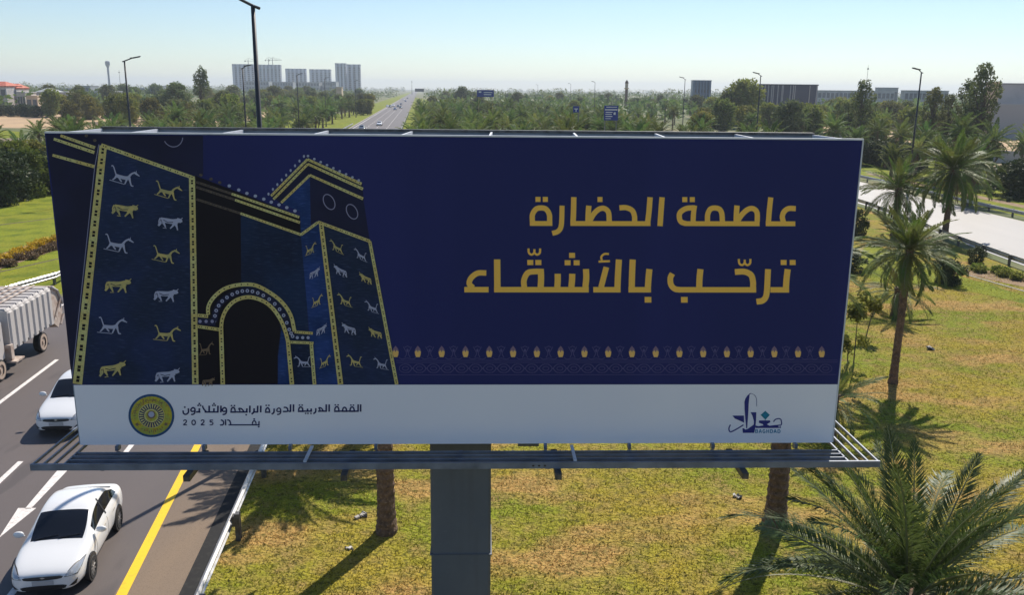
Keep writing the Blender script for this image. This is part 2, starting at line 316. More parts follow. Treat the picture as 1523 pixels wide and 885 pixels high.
I = dict(navy=ink('vinyl_navy', (.023, .029, .138), noise=(.5, (.020, .026, .122), 2, .4, .6, (1, 1, .05))), white=ink('vinyl_white', (.83, .83, .89), noise=(.35, (.80, .80, .87), 2, .4, .6)),
    gold=ink('ink_gold', (.97, .57, .105)), pale=ink('ink_pale_gold', (.62, .58, .24), noise=[(3, (.62, .50, .17), 2, .4, .6), (40, (.36, .34, .16), 2, .5, .75)]), dim=ink('ink_dim_gold', (.125, .10, .075), noise=(30, (.06, .05, .045), 2, .45, .7)),
    tower=ink('ink_tower_blue', (.016, .027, .062), noise=[(1.2, (.020, .034, .100), 3, .4, .65), (48, (.045, .066, .145), 3, .54, .74, (.12, 1, 1.3), (0, .12, 0))]),
    dark=ink('ink_dark', (.013, .011, .016)), wall=ink('ink_wall_blue', (.014, .030, .078), noise=[(1.2, (.012, .02, .05), 3, .35, .6), (48, (.036, .062, .135), 3, .54, .74, (.12, 1, 1.3))]), side=ink('ink_bright_blue', (.020, .052, .200), noise=[(2, (.012, .034, .12), 3, .35, .65), (48, (.05, .11, .31), 3, .54, .74, (.12, 1, 1.3))]),
    shade=ink('ink_night', (.017, .018, .045), noise=(1, (.020, .022, .06), 3, .4, .6)), silver=ink('ink_silver', (.40, .42, .56)), ring=ink('ink_ring', (.30, .30, .44)), agold=ink('ink_animal_gold', (.56, .46, .17), noise=(12, (.42, .38, .17), 2, .45, .6)),
    lotus=ink('ink_lotus_gold', (.86, .54, .16)), purple=ink('ink_purple', (.24, .16, .24)), orn=ink('ink_ornament', (.105, .095, .23)), text=ink('ink_text_navy', (.022, .026, .10)), olive=ink('ink_olive', (.52, .45, .04), noise=[(6, (.36, .40, .08), 3, .4, .6), (30, (.40, .22, .05), 3, .5, .7)]),
    rimb=ink('ink_seal_blue', (.03, .085, .20)), teal=ink('ink_teal', (.02, .20, .28)), tealb=ink('ink_logo_light_blue', (.03, .22, .38)), logo=ink('ink_logo_blue', (.035, .040, .20)), brown=ink('ink_brown', (.20, .14, .09)))
class Art:
    def __init__(s, base): s.b = base; s.mb = MB(); s.k = 0
    def y(s): s.k += 1; return YF-s.b-s.k*.00004
    def poly(s, pts, m): y = s.y(); s.mb.add([bp(p, y) for p in pts], [tuple(range(len(pts)))], m)
    def stroke(s, pts, wd, m, closed=False):
        y = s.y(); P = [np.array(p, float) for p in pts]; n = len(P); Lp = []; Rp = []; ww = wd if isinstance(wd, (list, tuple)) else [wd]*n
        for i in range(n):
            a = P[i]-P[i-1] if (i > 0 or closed) else P[1]-P[0]; b = P[(i+1) % n]-P[i] if (i < n-1 or closed) else P[i]-P[i-1]
            a = a/(np.hypot(*a)+1e-9); b = b/(np.hypot(*b)+1e-9); t = a+b; t = t/(np.hypot(*t)+1e-9); nn = np.array([-t[1], t[0]]); c = max(.5, abs(nn @ np.array([-a[1], a[0]])))
            Lp.append(P[i]+nn*ww[i]/2/c); Rp.append(P[i]-nn*ww[i]/2/c)
        V = [bp(p, y) for p in Lp]+[bp(p, y) for p in Rp]
        F_ = [(i, (i+1) % n, n+(i+1) % n, n+i) for i in range(n if closed else n-1)]; s.mb.add(V, F_, m)
    def dot(s, x, y, w, h, m): s.poly([(x-w/2, y-h/2), (x+w/2, y-h/2), (x+w/2, y+h/2), (x-w/2, y+h/2)], m)
    def disc(s, x, y, rx, ry, m, n=20, tilt=0): s.poly([(x+rx*math.cos(a)*math.cos(tilt)-ry*math.sin(a)*math.sin(tilt), y+rx*math.cos(a)*math.sin(tilt)+ry*math.sin(a)*math.cos(tilt)) for a in np.arange(n)*2*PI/n], m)
    def done(s, name, keys, **k): return s.mb.obj(name, [I[q] for q in keys], board, **k)
def cr(pts, n=5):
    P = [np.array(p, float) for p in pts]; P = [2*P[0]-P[1]]+P+[2*P[-1]-P[-2]]; out = []
    for i in range(1, len(P)-2):
        for t in np.arange(n)/n:
            a, b, c, d = P[i-1:i+3]; out.append(.5*((2*b)+(-a+c)*t+(2*a-5*b+4*c-d)*t*t+(-a+3*b-3*c+d)*t**3))
    out.append(P[-2]); return out
# carcass
mb = MB()
mb.box((-BW/2, YF, BZ0), (BW/2, YF+.05, BZ1)); mb.obj('face_panel', M['sheet'], board)
mb = MB(); mb.box((-14.44/2, BT/2-.05, BZ0+.1), (14.44/2, BT/2, BZ1-.02)); mb.obj('back_panel', M['sheet'], board)
for x0, x1, sg in ((-BW/2, -14.44/2, -1), (BW/2, 14.44/2, 1)):
    mb = MB(); V = [(x0, YF+.052, BZ0+.05), (x1, BT/2-.052, BZ0+.05), (x1, BT/2-.052, BZ1-.32), (x0, YF+.052, BZ1-.32)]; V += [(x-sg*.03, y, z) for x, y, z in V]
    mb.add(V, [(0, 1, 2, 3), (7, 6, 5, 4), (0, 4, 5, 1), (3, 2, 6, 7), (1, 5, 6, 2), (0, 3, 7, 4)]); mb.obj('side_panel', M['sheet'], board)
mb = MB(); mb.box((-14.44/2+.0, BT/2-.11, BZ1-.018), (14.44/2, BT/2+.04, BZ1+.035)); mb.obj('top_rail', M['galvdark'], board)
mb = MB(); mb.box((-BW/2, YF-.012, BZ1+.001), (BW/2, YF+.07, BZ1+.03)); mb.obj('top_trim', M['steelw'], board)
mb = MB(); mb.box((BW/2+.002, YF-.012, BZ0), (BW/2+.028, YF+.06, BZ1+.03)); mb.obj('side_trim', M['steelw'], board)
fx = [75, 174, 314, 456, 590, 728, 863, 999, 1139, 1281]; bx = [145, 227, 351, 476, 599.5, 717.4, 839.7, 962, 1082.7, 1203.3]
for i, (a, b) in enumerate(zip(fx, bx)):
    xa = bp((a, 200+8*(a-68)/1218), 0)[0]; xb = -14.44/2+14.44*(b-145)/(1203.3-145); xb = max(-14.44/2+.02, min(14.44/2-.03, xb)); xa = max(-BW/2+.03, min(BW/2-.03, xa))
    mb = MB(); t = .02; V = []
    for z in (BZ1-.30, BZ1-.004): V += [(xa-t, YF+.072, z), (xa+t, YF+.072, z), (xb+t, BT/2-.112, z), (xb-t, BT/2-.112, z)]
    mb.add(V, [(0, 3, 2, 1), (4, 5, 6, 7), (0, 1, 5, 4), (1, 2, 6, 5), (2, 3, 7, 6), (3, 0, 4, 7)]); mb.obj('cross_member', M['steelw'], board)
# banner skin
mb = MB(); mb.box((-BW/2+.0, YF-.006, ZB), (BW/2, YF-.001, BZ1)); mb.obj('banner', I['navy'], board)
mb = MB(); mb.box((-BW/2+.02, YF-.006, BZ0-.012), (BW/2, YF-.001, ZB-.001)); mb.obj('white_band', I['white'], board)
# --- gate picture
K = ['tower', 'dark', 'wall', 'side', 'shade', 'pale', 'dim', 'silver', 'agold', 'ring', 'text', 'brown']; k_ = {n: i for i, n in enumerate(K)}
A = Art(.008)
A.poly([(70, 201), (290, 203), (291, 264), (149, 215), (128, 420), (107, 571.5), (103, 540), (80, 290)], k_['shade'])
A.poly([(290, 203), (303, 203), (303, 262), (291, 264)], k_['shade'])
A.poly([(158, 222), (285, 268), (286, 571.5), (119, 571.5)], k_['tower'])
A.poly([(291, 268), (358, 291), (358, 440), (330, 571.5), (291, 571.5)], k_['dark'])
A.poly([(358, 291), (448, 325), (462, 571.5), (412, 571.5), (358, 440)], k_['wall'])
A.poly([(291, 262), (446, 322), (448, 349), (291, 296)], k_['dark'])
A.poly([(458, 236), (539, 274), (541, 300), (461, 262)], k_['shade']); A.poly([(404, 293), (458, 236), (461, 262), (419, 304)], k_['shade'])
A.poly([(418, 303), (461, 261), (462, 340), (447, 350), (446, 316)], k_['side'])
A.poly([(461, 262), (541, 300), (549, 356), (473, 328), (462, 335)], k_['shade'])
A.poly([(447, 351), (474, 332), (502, 571.5), (465, 571.5)], k_['side'])
A.poly([(478, 334), (549, 360), (589, 571.5), (505, 571.5)], k_['tower'])
A.poly([(332, 571.5), (331, 480), (337, 461), (350, 448), (370, 443), (389, 448), (404, 459), (414, 474), (416, 492), (411, 530), (411, 571.5)], k_['dark'])
A.poly([(417, 492), (424, 500), (431, 571.5), (411, 571.5), (412, 530)], k_['side'])
A.stroke([(148.5, 216), (142, 250), (126, 390), (106.5, 560)], .9, k_['ring'])
def band(p, q, w0, w1, m='pale', step=8, dots=True, pair=True):
    A.stroke([p, q], [w0, w1], k_[m]); p = np.array(p, float); q = np.array(q, float); L = np.hypot(*(q-p)); t = (q-p)/L
    if dots:
        nn = int(L/step)
        for i in range(nn):
            for dd in ((-.16, .16) if pair else (0,)):
                f = (i+.5+dd)/nn; c = p+(q-p)*f; h = (w0+(w1-w0)*f)*.30; A.stroke([c-t*h*.5, c+t*h*.5], h*1.15, k_['dark' if m != 'dim' else 'shade'])
band((155, 218), (114, 571.5), 11, 14, step=15); band((286.2, 266), (288.8, 571.5), 9, 9.5, step=11)
band((152, 217), (290, 266), 5.6, 5, step=11)
band((92, 203), (143, 221), 4, 4.6, 'dim' if 0 else 'pale', 13); band((82, 208), (142, 228), 4, 4.8, step=13); band((80, 232), (142, 249), 4, 4.8, step=13)
band((292.5, 271.5), (345, 289), 3.5, 3.5, 'dim', 7); band((345, 289), (445, 323.5), 3.5, 3.8, step=5, pair=False)
band((292.5, 279), (350, 298), 3.5, 3.5, 'dim', 7); band((350, 298), (446, 331.5), 3.5, 3.8, step=5, pair=False)
band((292.5, 297), (358, 318), 3.5, 3.5, 'dim', 7); band((358, 318), (447.5, 349.5), 3.5, 3.8, step=5, pair=False)
for l, a, r in (((403.5, 292), (458, 237.5), (538, 274)), ((407, 297), (458.6, 244.5), (540, 281.5)), ((418.5, 302), (461.3, 261), (540, 296))):
    band(l, a, 3.6, 3.6, step=6, pair=False); band(a, r, 3.6, 4.2, step=6, pair=False)
band((447.5, 349.5), (473, 331), 4, 4, step=7); band((473, 330.5), (549.5, 359), 4.4, 4.6, step=8)
band((477.5, 333), (504.5, 571.5), 6.5, 8, step=10); band((549.5, 359), (588, 571.5), 4.6, 5.2, step=9)
arc_o = cr([(309, 468), (309.5, 456), (317, 443), (333, 430), (354, 424), (377, 424), (397, 433), (417, 448), (431, 468), (437, 493)], 5)
arc_i = cr([(328, 490), (330, 474), (337, 459), (350, 447), (369, 442), (389, 447), (404, 458), (416, 475), (423, 492), (427, 508)], 5)
arc_m = cr([(318, 478), (321, 462), (330, 448), (345, 438), (360, 433), (375, 433.5), (391, 439.5), (408, 452), (421, 469), (429, 490), (434, 500)], 8)
A.stroke(arc_m, 9, k_['shade'])
A.stroke(arc_o, 5.6, k_['pale']); A.stroke(arc_i, 5.6, k_['pale'])
for arc, st in ((arc_o, 2), (arc_i, 2)):
    for p in arc[1::st]: A.disc(p[0], p[1], 1.1, 1.1, k_['dark'], 6)
for p in arc_m[::4]: A.disc(p[0], p[1], 2.7, 2.7, k_['silver'], 10); A.disc(p[0], p[1], 1.2, 1.2, k_['text'], 8)
band((293.5, 469), (309, 470.5), 5, 5, step=7); band((293.5, 485.5), (328, 490.5), 4.6, 5, step=8); A.stroke([(293.5, 477), (320, 480)], 10, k_['shade']); 
for x in (297, 306, 315): A.disc(x, 478, 2.5, 2.5, k_['ring'], 10)
band((328, 488), (330, 571.5), 6.5, 6.5, step=11); band((427, 506), (432.5, 571.5), 6, 6.5, step=11)
band((437, 493.5), (464, 495.5), 4, 4, step=8); band((428, 508.5), (465, 510), 4, 4, step=8); band((461.5, 510), (466, 571.5), 5, 5.4, step=10)
for x in (441, 449, 457): A.disc(x, 502, 2.4, 2.4, k_['silver'], 10)
for x, y in ((131, 203), (143.5, 210), (300, 261), (315, 267), (328, 272)): A.disc(x, y, 2.6, 2.3, k_['dim'], 9)
for x, y in ((342, 277), (356, 283), (368, 288), (380.5, 292), (393, 296.5), (404, 301), (415.5, 305), (427, 309), (439, 314)): A.disc(x, y, 2.6, 2.4, k_['silver'], 9)
for i in range(9):
    f = i/8; A.disc(400+f*53, 289-f*56, 1.6, 2.3, k_['silver'], 8); A.disc(459+f*75, 232.5+f*36, 2.0, 1.9, k_['silver'], 8)
def ellip(x, y, rx, ry, tl, wd, a0=0, a1=2*PI, closed=True):
    n = 28; pts = [(x+rx*math.cos(t)*math.cos(tl)-ry*math.sin(t)*math.sin(tl), y+rx*math.cos(t)*math.sin(tl)+ry*math.sin(t)*math.cos(tl)) for t in np.linspace(a0, a1, n, endpoint=not closed)]
    A.stroke(pts, wd, k_['ring'], closed)
ellip(489.8, 300.6, 7.6, 12, -.48, 1.3); ellip(523.7, 315, 7.4, 11.6, -.48, 1.3)
ellip(259, 203, 14.5, 16.5, -.3, 1.2, .42, 2.9, False)

DRAG = [('s', [(-100, -82), (-85, -79), (-68, -25), (-60, -8)], [9, 8, 9, 14]), ('s', [(-68, -8), (-30, 4), (10, 14), (42, 10)], [26, 26, 28, 26]), ('s', [(30, 12), (48, -12), (72, -24), (92, -20)], [22, 14, 12, 16]),
        ('s', [(86, -20), (116, 2)], [16, 6]), ('s', [(88, -22), (92, -40)], 5), ('s', [(80, -22), (78, -34)], 5),
        ('s', [(-62, -4), (-74, 12), (-92, 26)], [20, 12, 9]), ('s', [(-42, 0), (-36, 22), (-22, 42)], [20, 12, 9]), ('s', [(22, 14), (12, 38), (2, 60)], [20, 12, 9]), ('s', [(36, 14), (44, 46), (52, 72), (68, 78)], [22, 12, 10, 8])]
BULL = [('s', [(-78, -30), (-30, -22), (20, -14), (62, -16)], [38, 40, 40, 44]), ('s', [(56, -26), (84, -18), (92, -6)], [40, 34, 22]), ('s', [(84, -30), (104, -44)], 6), ('s', [(-80, -44), (-92, -20), (-92, 6), (-100, 18)], [12, 9, 9, 11]),
        ('s', [(-76, -16), (-80, 4), (-96, 22)], [26, 14, 10]), ('s', [(-58, -10), (-46, 14), (-38, 34)], [26, 14, 10]), ('s', [(34, 4), (20, 24), (0, 44)], [26, 14, 10]), ('s', [(46, 4), (56, 34), (62, 58)], [26, 13, 10])]
def beast(kind, x, y, m, sl, sc=1.0, sx=1.0, fl=1):
    shp, sl0 = (DRAG, .32) if kind == 'd' else (BULL, .22); q = sc/5.2; tr = lambda p: (x+fl*p[0]*q*sx, y+(p[1]-sl0*p[0]+sl*p[0]*sx*fl*1.0)*q)
    for _, pts, wd in shp: A.stroke([tr(p) for p in cr(pts, 3)] if len(pts) > 2 else [tr(p) for p in pts], [w_*q*(.5+.5*sx) for w_ in (np.interp(np.linspace(0, 1, (len(pts)-1)*3+1), np.linspace(0, 1, len(pts)), wd) if len(pts) > 2 and isinstance(wd, list) else (wd if isinstance(wd, list) else [wd]*(2 if len(pts) == 2 else (len(pts)-1)*3+1)))], k_[m])
    if kind == 'b': A.stroke([tr((-55, -28)), tr((-20, -8)), tr((25, -8))], 1.1*sc, k_['shade']); A.stroke([tr((-72, -30)), tr((-66, 0))], .9*sc, k_['shade'])
    A.stroke([tr((-115, 26)), tr((0, 62))] if kind == 'd' else [tr((-60, 38)), tr((-30, 42))], .9*sc, k_[m])
for kd, x, y, m, sl in (('d', 187, 263, 'silver', .30), ('d', 251.5, 284.5, 'agold', .30), ('b', 187, 314, 'agold', .22), ('b', 254, 332.5, 'silver', .22), ('d', 177.5, 363, 'silver', .22), ('d', 247, 379, 'agold', .22),
                        ('b', 176, 426, 'agold', .08), ('b', 247, 440, 'silver', .10), ('d', 167, 484, 'silver', .10), ('d', 248, 495.5, 'agold', .12), ('b', 167, 550, 'agold', -.06), ('b', 248, 559, 'silver', .0)): beast(kd, x, y, m, sl, 1.0 if x < 200 else .93)
for kd, x, y, m in (('d', 462, 370, 'agold'), ('b', 467.5, 407, 'silver'), ('d', 471, 447, 'agold'), ('b', 477, 491, 'silver'), ('d', 482, 537, 'agold')): beast(kd, x, y, m, -.35, .62, .62, 1)
for i, (a, b) in enumerate((((500.5, 367), (536, 379)), ((506, 404), (543, 415)), ((512, 446), (552, 456)), ((518, 490), (557, 496)), ((526, 536), (565, 540)))):
    kd = 'd' if i % 2 == 0 else 'b'; m = ('agold', 'silver') if i % 2 == 0 else ('silver', 'agold'); s_ = .42-.07*i
    beast(kd, *a, m[0], s_, .60+.02*i, .8, -1); beast(kd, *b, m[1], s_, .56+.02*i, .8, -1)
beast('d', 449, 537, 'silver', 0, .66, .9, -1); beast('d', 306, 518, 'brown', -.05, .75, .7, 1); beast('b', 309, 568, 'brown', 0, .6, .8, 1)
A.done('gate_picture', K)
# --- gold headline
A = Art(.012); g0 = 0
def z1(p): return (770+p[0]/3.4614, 270+p[1]/3.4614)
def z2(p): return (670+p[0]/2.8204, 360+p[1]/2.8204)
def z4(p): return (170+p[0]/6.9227, 580+p[1]/6.9227)
def z5(p): return (370+p[0]/8.0158, 585+p[1]/8.0158)
def z6(p): return (1060+p[0]/11.062, 575+p[1]/11.062)
def S(z, sc, pts, wd, sm=True, m=0): A.stroke([z(p) for p in (cr(pts, 5) if sm and len(pts) > 2 else pts)], (wd/sc if not isinstance(wd, list) else [q/sc for q in wd]), m)
def s1(pts, wd=27, sm=True): S(z1, 3.4614, pts, wd, sm)
def d1(x, y, w=26): A.dot(*z1((x, y)), w/3.4614, w/3.4614, 0)
s1([(1437, 138), (1402, 137), (1378, 152), (1367, 178), (1372, 206)]); s1([(1434, 216), (1281, 216)], 25); s1([(1308, 80), (1300, 150), (1295, 206)], 27)
s1([(1133, 122), (1130, 160), (1128, 206)], 28); s1([(1136, 200), (1162, 165), (1190, 142), (1216, 138), (1236, 158), (1237, 206)]); s1([(1249, 216), (862, 216)], 25)
s1([(979, 206), (982, 165), (1000, 138), (1036, 138), (1053, 160), (1057, 206)]); s1([(914, 122), (908, 160), (905, 206)], 26); s1([(914, 134), (870, 138), (838, 160), (835, 190), (845, 208), (868, 216)])
d1(863, 92); d1(902, 92)
s1([(746, 80), (740, 150), (734, 229)], 28); s1([(684, 80), (678, 150), (671, 206)], 28); s1([(685, 216), (271, 216)], 25); s1([(525, 135), (560, 134), (590, 148), (602, 175), (603, 206)])
s1([(367, 124), (364, 160), (362, 206)], 28); s1([(372, 200), (394, 165), (420, 142), (446, 138), (468, 158), (472, 206)]); d1(425, 92); s1([(290, 80), (288, 150), (285, 206)], 28)
s1([(229, 124), (227, 190), (222, 235), (205, 258), (177, 267)], 26); s1([(75, 206), (76, 170), (95, 142), (120, 136), (146, 142), (163, 170), (164, 206)]); s1([(62, 216), (178, 216)], 25); d1(105, 92); d1(143, 92)
def s2(pts, wd=25, sm=True): S(z2, 2.8204, pts, wd, sm)
def d2(x, y, w=25): A.dot(*z2((x, y)), w/2.8204, w*.86/2.8204, 0)
s2([(1417, 113), (1412, 150), (1409, 189)], 26); s2([(1422, 200), (1343, 200)], 23); d2(1400, 85); d2(1438, 85)
s2([(1334, 113), (1330, 180), (1325, 225), (1310, 245), (1284, 250)]); s2([(1194, 125), (1235, 124), (1262, 138), (1270, 165), (1270, 190)]); s2([(1283, 200), (958, 200)], 23)
def shadda(x, y): s2([(x-24, y-13), (x-22, y+6), (x-10, y+13), (x, y+4), (x+1, y-10)], 9); s2([(x, y+4), (x+11, y+13), (x+23, y+6), (x+25, y-13)], 9)
shadda(1235, 83); s2([(1049, 113), (1045, 150), (1043, 189)], 26); s2([(931, 132), (922, 150), (924, 178), (940, 196), (962, 200)], 24); d2(980, 242, 28)
s2([(834, 113), (830, 150), (827, 189)], 26); s2([(840, 200), (745, 200)], 23); d2(827, 242, 28); s2([(764, 73), (761, 130), (759, 189)], 26)
s2([(706, 73), (702, 130), (699, 189)], 26); s2([(712, 200), (597, 200)], 23); s2([(653, 105), (642, 145), (630, 190)], 24); s2([(664, 50), (645, 50), (632, 62), (634, 76)], 9); s2([(620, 82), (668, 80)], 9, False)
s2([(567, 113), (568, 150), (564, 189)], 26); s2([(509, 133), (508, 160), (505, 189)], 26); s2([(448, 133), (448, 160), (446, 189)], 26); s2([(578, 200), (180, 200)], 23); d2(509, 56); d2(490, 87); d2(528, 87)
s2([(307, 192), (306, 160), (322, 130), (350, 124), (388, 124)], 24); s2([(377, 113), (378, 150), (376, 189)], 26); d2(333, 86); d2(367, 86); shadda(350, 40)
s2([(194, 73), (194, 130), (194, 189)], 27); s2([(148, 130), (112, 131), (85, 150), (76, 175), (92, 192)], 23); s2([(157, 200), (55, 200)], 23)
A.done('gold_lettering', ['gold'], label='two lines of gold Arabic lettering, the lower line larger')
# --- ornament
K2 = ['lotus', 'purple', 'orn', 'brown']; A = Art(.008)
A.poly([(588, 562), (1245, 561), (1245.5, 551), (588, 551)], 2) if 0 else None
for i in range(19):
    x = 584.2+35.45*i
    if i == 0: x = 586.5
    y = 524+.0*i
    A.poly([(x-4.8, y-1), (x-3.6, y-5), (x, y-9.5), (x+3.6, y-5), (x+4.8, y-1), (x+2, y+2), (x-2, y+2)], 1)
    A.poly([(x-4.6, y-.5), (x-1.5, y-3), (x, y+.6), (x+1.5, y-3), (x+4.6, y-.5), (x+4, y+4), (x+2.6, y+7.4), (x-2.6, y+7.4), (x-4, y+4)], 0)
    A.stroke([(x, y-7), (x, y-2)], .7, 3)
    if i < 18:
        c = x+17.7
        for sg in (-1, 1): A.stroke(cr([(c+sg*6, y-8), (c+sg*3.4, y-3), (c+sg*1.2, y+2), (c+sg*4, y+8)], 3), .9, 2)
        A.stroke([(c-4, y-7), (c, y-9), (c+4, y-7)], .9, 2); A.disc(c, y-2.6, 1.7, 2.6, 2, 8)
        A.stroke(cr([(x+5, y+8), (c-8, y+10.5), (c, y+9), (c+8, y+10.5), (c+12.6, y+8)], 3), .8, 2)
for i in range(31):
    x = 601+20.9*i; A.stroke([(x+9.3*math.cos(a), 548+6.4*math.sin(a)) for a in np.arange(14)*2*PI/14], .8, 2, True)
    A.stroke([(x+4.6*math.cos(a), 548+3*math.sin(a)) for a in np.arange(10)*2*PI/10], .8, 2, True)
    if i < 30: A.stroke(cr([(x+4, 541.5), (x+10.4, 548), (x+17, 554.5)], 3), .7, 2); A.stroke(cr([(x+4, 554.5), (x+10.4, 548), (x+17, 541.5)], 3), .7, 2)
for yy in (536.2, 539.2, 557.6): A.stroke([(587+(yy-536)*.2, yy), (1246-(yy-536)*.1, yy-.6)], .7, 2)
A.done('lotus_border', K2)
# --- small navy lettering
A = Art(.010); W4 = 17
def s4(pts, wd=W4, sm=True): S(z4, 6.9227, pts, wd, sm)
def s5(pts, wd=19, sm=True): S(z5, 8.0158, pts, wd, sm)
def loop(fn, x, y, rx, ry, wd): fn([(x-rx, y+ry*.6), (x-rx*.7, y-ry*.5), (x, y-ry), (x+rx*.7, y-ry*.5), (x+rx, y+ry*.6)], wd); fn([(x-rx-wd*.5, y+ry), (x+rx+wd*.5, y+ry)], wd, False)
def dt4(*pp):
    for x, y in pp: A.dot(*z4((x, y)), 2.4, 2.2, 0)
def dt5(*pp):
    for x, y in pp: A.dot(*z5((x, y)), 2.2, 2.0, 0)
for x in (1492, 1460, 1380, 1083, 1052, 962): s4([(x+1, 163), (x, 190), (x-1, 232)])
s4([(1462, 228), (1418, 228)], 15, False); s4([(1424, 190), (1420, 228), (1398, 250)]); s4([(1385, 228), (1372, 228)], 15, False); s4([(1350, 190), (1348, 222)]); s4([(1358, 228), (1190, 228)], 15, False); dt4((1342, 256))
s4([(1318, 222), (1295, 196), (1268, 192), (1280, 218)], 14); loop(s4, 1208, 205, 22, 24, 15); dt4((1192, 163), (1222, 163))
def waw(fn, x, y, r): fn([(x+r*.9, y+r*.8), (x-r*.6, y+r*.9), (x-r, y), (x, y-r), (x+r, y-r*.3), (x+r*.95, y+r*1.6), (x+r*.1, y+r*2.4), (x-r*.9, y+r*2.5)], 15)
waw(s4, 1118, 203, 20); s4([(1056, 228), (985, 228)], 15, False); s4([(1012, 190), (1010, 222)]); dt4((1000, 160), (1024, 160), (1012, 142)); s4([(985, 228), (915, 228)], 15, False)
s4([(893, 163), (906, 195), (932, 226)], 15); s4([(862, 190), (860, 222)]); s4([(872, 228), (828, 228)], 15, False); dt4((850, 160), (874, 160), (862, 142)); waw(s4, 795, 203, 20)
s4([(748, 190), (748, 232), (722, 252), (698, 240), (694, 212)], 15); dt4((712, 178))
for x in (1314, 1284, 939, 904, 514, 479): s5([(x+1, 133), (x, 160), (x-1, 220)])
s5([(1290, 214), (1010, 214)], 17, False); loop(s5, 1212, 190, 26, 26, 17); dt5((1198, 142), (1228, 142)); loop(s5, 1122, 192, 24, 24, 17); loop(s5, 1030, 188, 26, 28, 17); dt5((1012, 140), (1046, 140))
s5([(910, 214), (805, 214)], 17, False); s5([(868, 208), (845, 178), (818, 174), (832, 204)], 15); s5([(780, 178), (776, 222), (750, 245)], 18); s5([(735, 214), (585, 214)], 17, False); s5([(725, 182), (724, 208)]); s5([(682, 182), (681, 208)]); dt5((722, 240), (658, 240), (686, 240)); loop(s5, 600, 190, 26, 26, 17); dt5((586, 142), (618, 142))
s5([(484, 216), (455, 216)], 17, False); s5([(398, 168), (432, 172), (446, 196), (440, 216), (388, 218)], 17); waw(s5, 338, 198, 22); s5([(284, 182), (280, 228), (254, 250)], 18); loop(s5, 206, 200, 24, 26, 17); dt5((190, 145), (222, 145))
s4([(1474, 322), (1472, 356)], 13); s4([(1480, 360), (1160, 360)], 12, False); dt4((1470, 378), (1424, 300)); loop(s4, 1424, 338, 20, 20, 12); s4([(1148, 308), (1172, 318), (1184, 356)], 13); s4([(1130, 304), (1130, 364)], 13); s4([(1082, 308), (1104, 320), (1110, 345), (1098, 360), (1072, 361)], 13)
for x, g in ((714, 2), (802, 0), (894, 2), (984, 5)):
    if g == 2: s4([(x-17, 322), (x-6, 310), (x+10, 312), (x+14, 326), (x, 344), (x-17, 358)], 11); s4([(x-19, 360), (x+19, 360)], 10, False)
    if g == 0: A.stroke([z4((x+18*math.cos(a), 335+24*math.sin(a))) for a in np.arange(16)*2*PI/16], 11/6.92, 0, True)
    if g == 5: s4([(x+16, 311), (x-14, 311)], 10, False); s4([(x-12, 311), (x-13, 332)], 10, False); s4([(x-13, 332), (x+6, 330), (x+16, 344), (x+6, 358), (x-17, 358)], 10)
A.done('navy_lettering', ['text'], label='small dark blue Arabic lettering and the year on the white band')
# --- round seal
K3 = ['rimb', 'olive', 'pale', 'text', 'silver', 'brown']; A = Art(.010); cx, cy = 223.2, 618.3
A.disc(cx, cy, 34, 32, 0, 48); A.disc(cx, cy, 30.6, 28.6, 1, 48); A.disc(cx, cy, 19.5, 18.4, 2, 40); A.disc(cx, cy, 18.6, 17.5, 3, 40)
for i in range(26):
    a = 2*PI*i/26; b = .07; A.poly([(cx+11.6*math.cos(a-b*.6), cy+11*math.sin(a-b*.6)), (cx+18*math.cos(a-b), cy+17*math.sin(a-b)), (cx+18*math.cos(a+b), cy+17*math.sin(a+b)), (cx+11.6*math.cos(a+b*.6), cy+11*math.sin(a+b*.6))], 2)
A.disc(cx, cy, 10.8, 10.2, 2, 30); A.disc(cx, cy, 8.6, 8, 1, 28); A.disc(cx, cy-1.5, 6.2, 6, 5, 24); A.disc(cx, cy-2, 4.4, 4.2, 4, 20)
for i in range(40):
    a = PI*1.0+PI*1.0*i/40 if i < 30 else PI*.28+PI*.44*(i-30)/10; r0 = 23+1.2*math.sin(i*2.3); r1 = 26.5+1.3*math.sin(i*3.7)
    A.stroke([(cx+r0*math.cos(a), cy+r0*.94*math.sin(a)), (cx+r1*math.cos(a+.05*math.sin(i)), cy+r1*.94*math.sin(a+.05*math.sin(i)))], 1.0, 5)
A.disc(cx-21, cy+13, 2.4, 2.3, 5, 12); A.disc(cx+21.5, cy+12.5, 2.4, 2.3, 5, 12)
A.done('round_seal', K3)
# --- city logo
K4 = ['logo', 'teal', 'tealb', 'silver']; A = Art(.010)
def p6(pts, m=0): A.poly([z6(p) for p in pts], m)
def s6(pts, wd, m=0, sm=True): S(z6, 11.062, pts, wd, sm, m)
p6([(600, 118), (560, 150), (524, 205), (510, 260), (512, 380), (522, 520), (538, 690), (552, 690), (566, 520), (575, 400), (580, 290), (592, 180)]); s6([(592, 124), (630, 117), (678, 145), (708, 200), (712, 330)], [16, 12, 12, 12, 8, 6, 6, 6, 6, 6, 8, 8, 8, 8, 8, 8, 8, 8, 8, 8, 5])
p6([(310, 480), (500, 480), (502, 600), (485, 588), (410, 555), (348, 528)]); s6([(275, 630), (250, 690), (262, 742), (300, 742), (400, 690), (492, 632)], 20)
p6([(610, 425), (706, 425), (700, 560), (690, 660), (668, 765), (480, 765), (474, 690), (498, 690), (522, 712), (562, 700), (662, 628), (664, 570), (640, 480)])
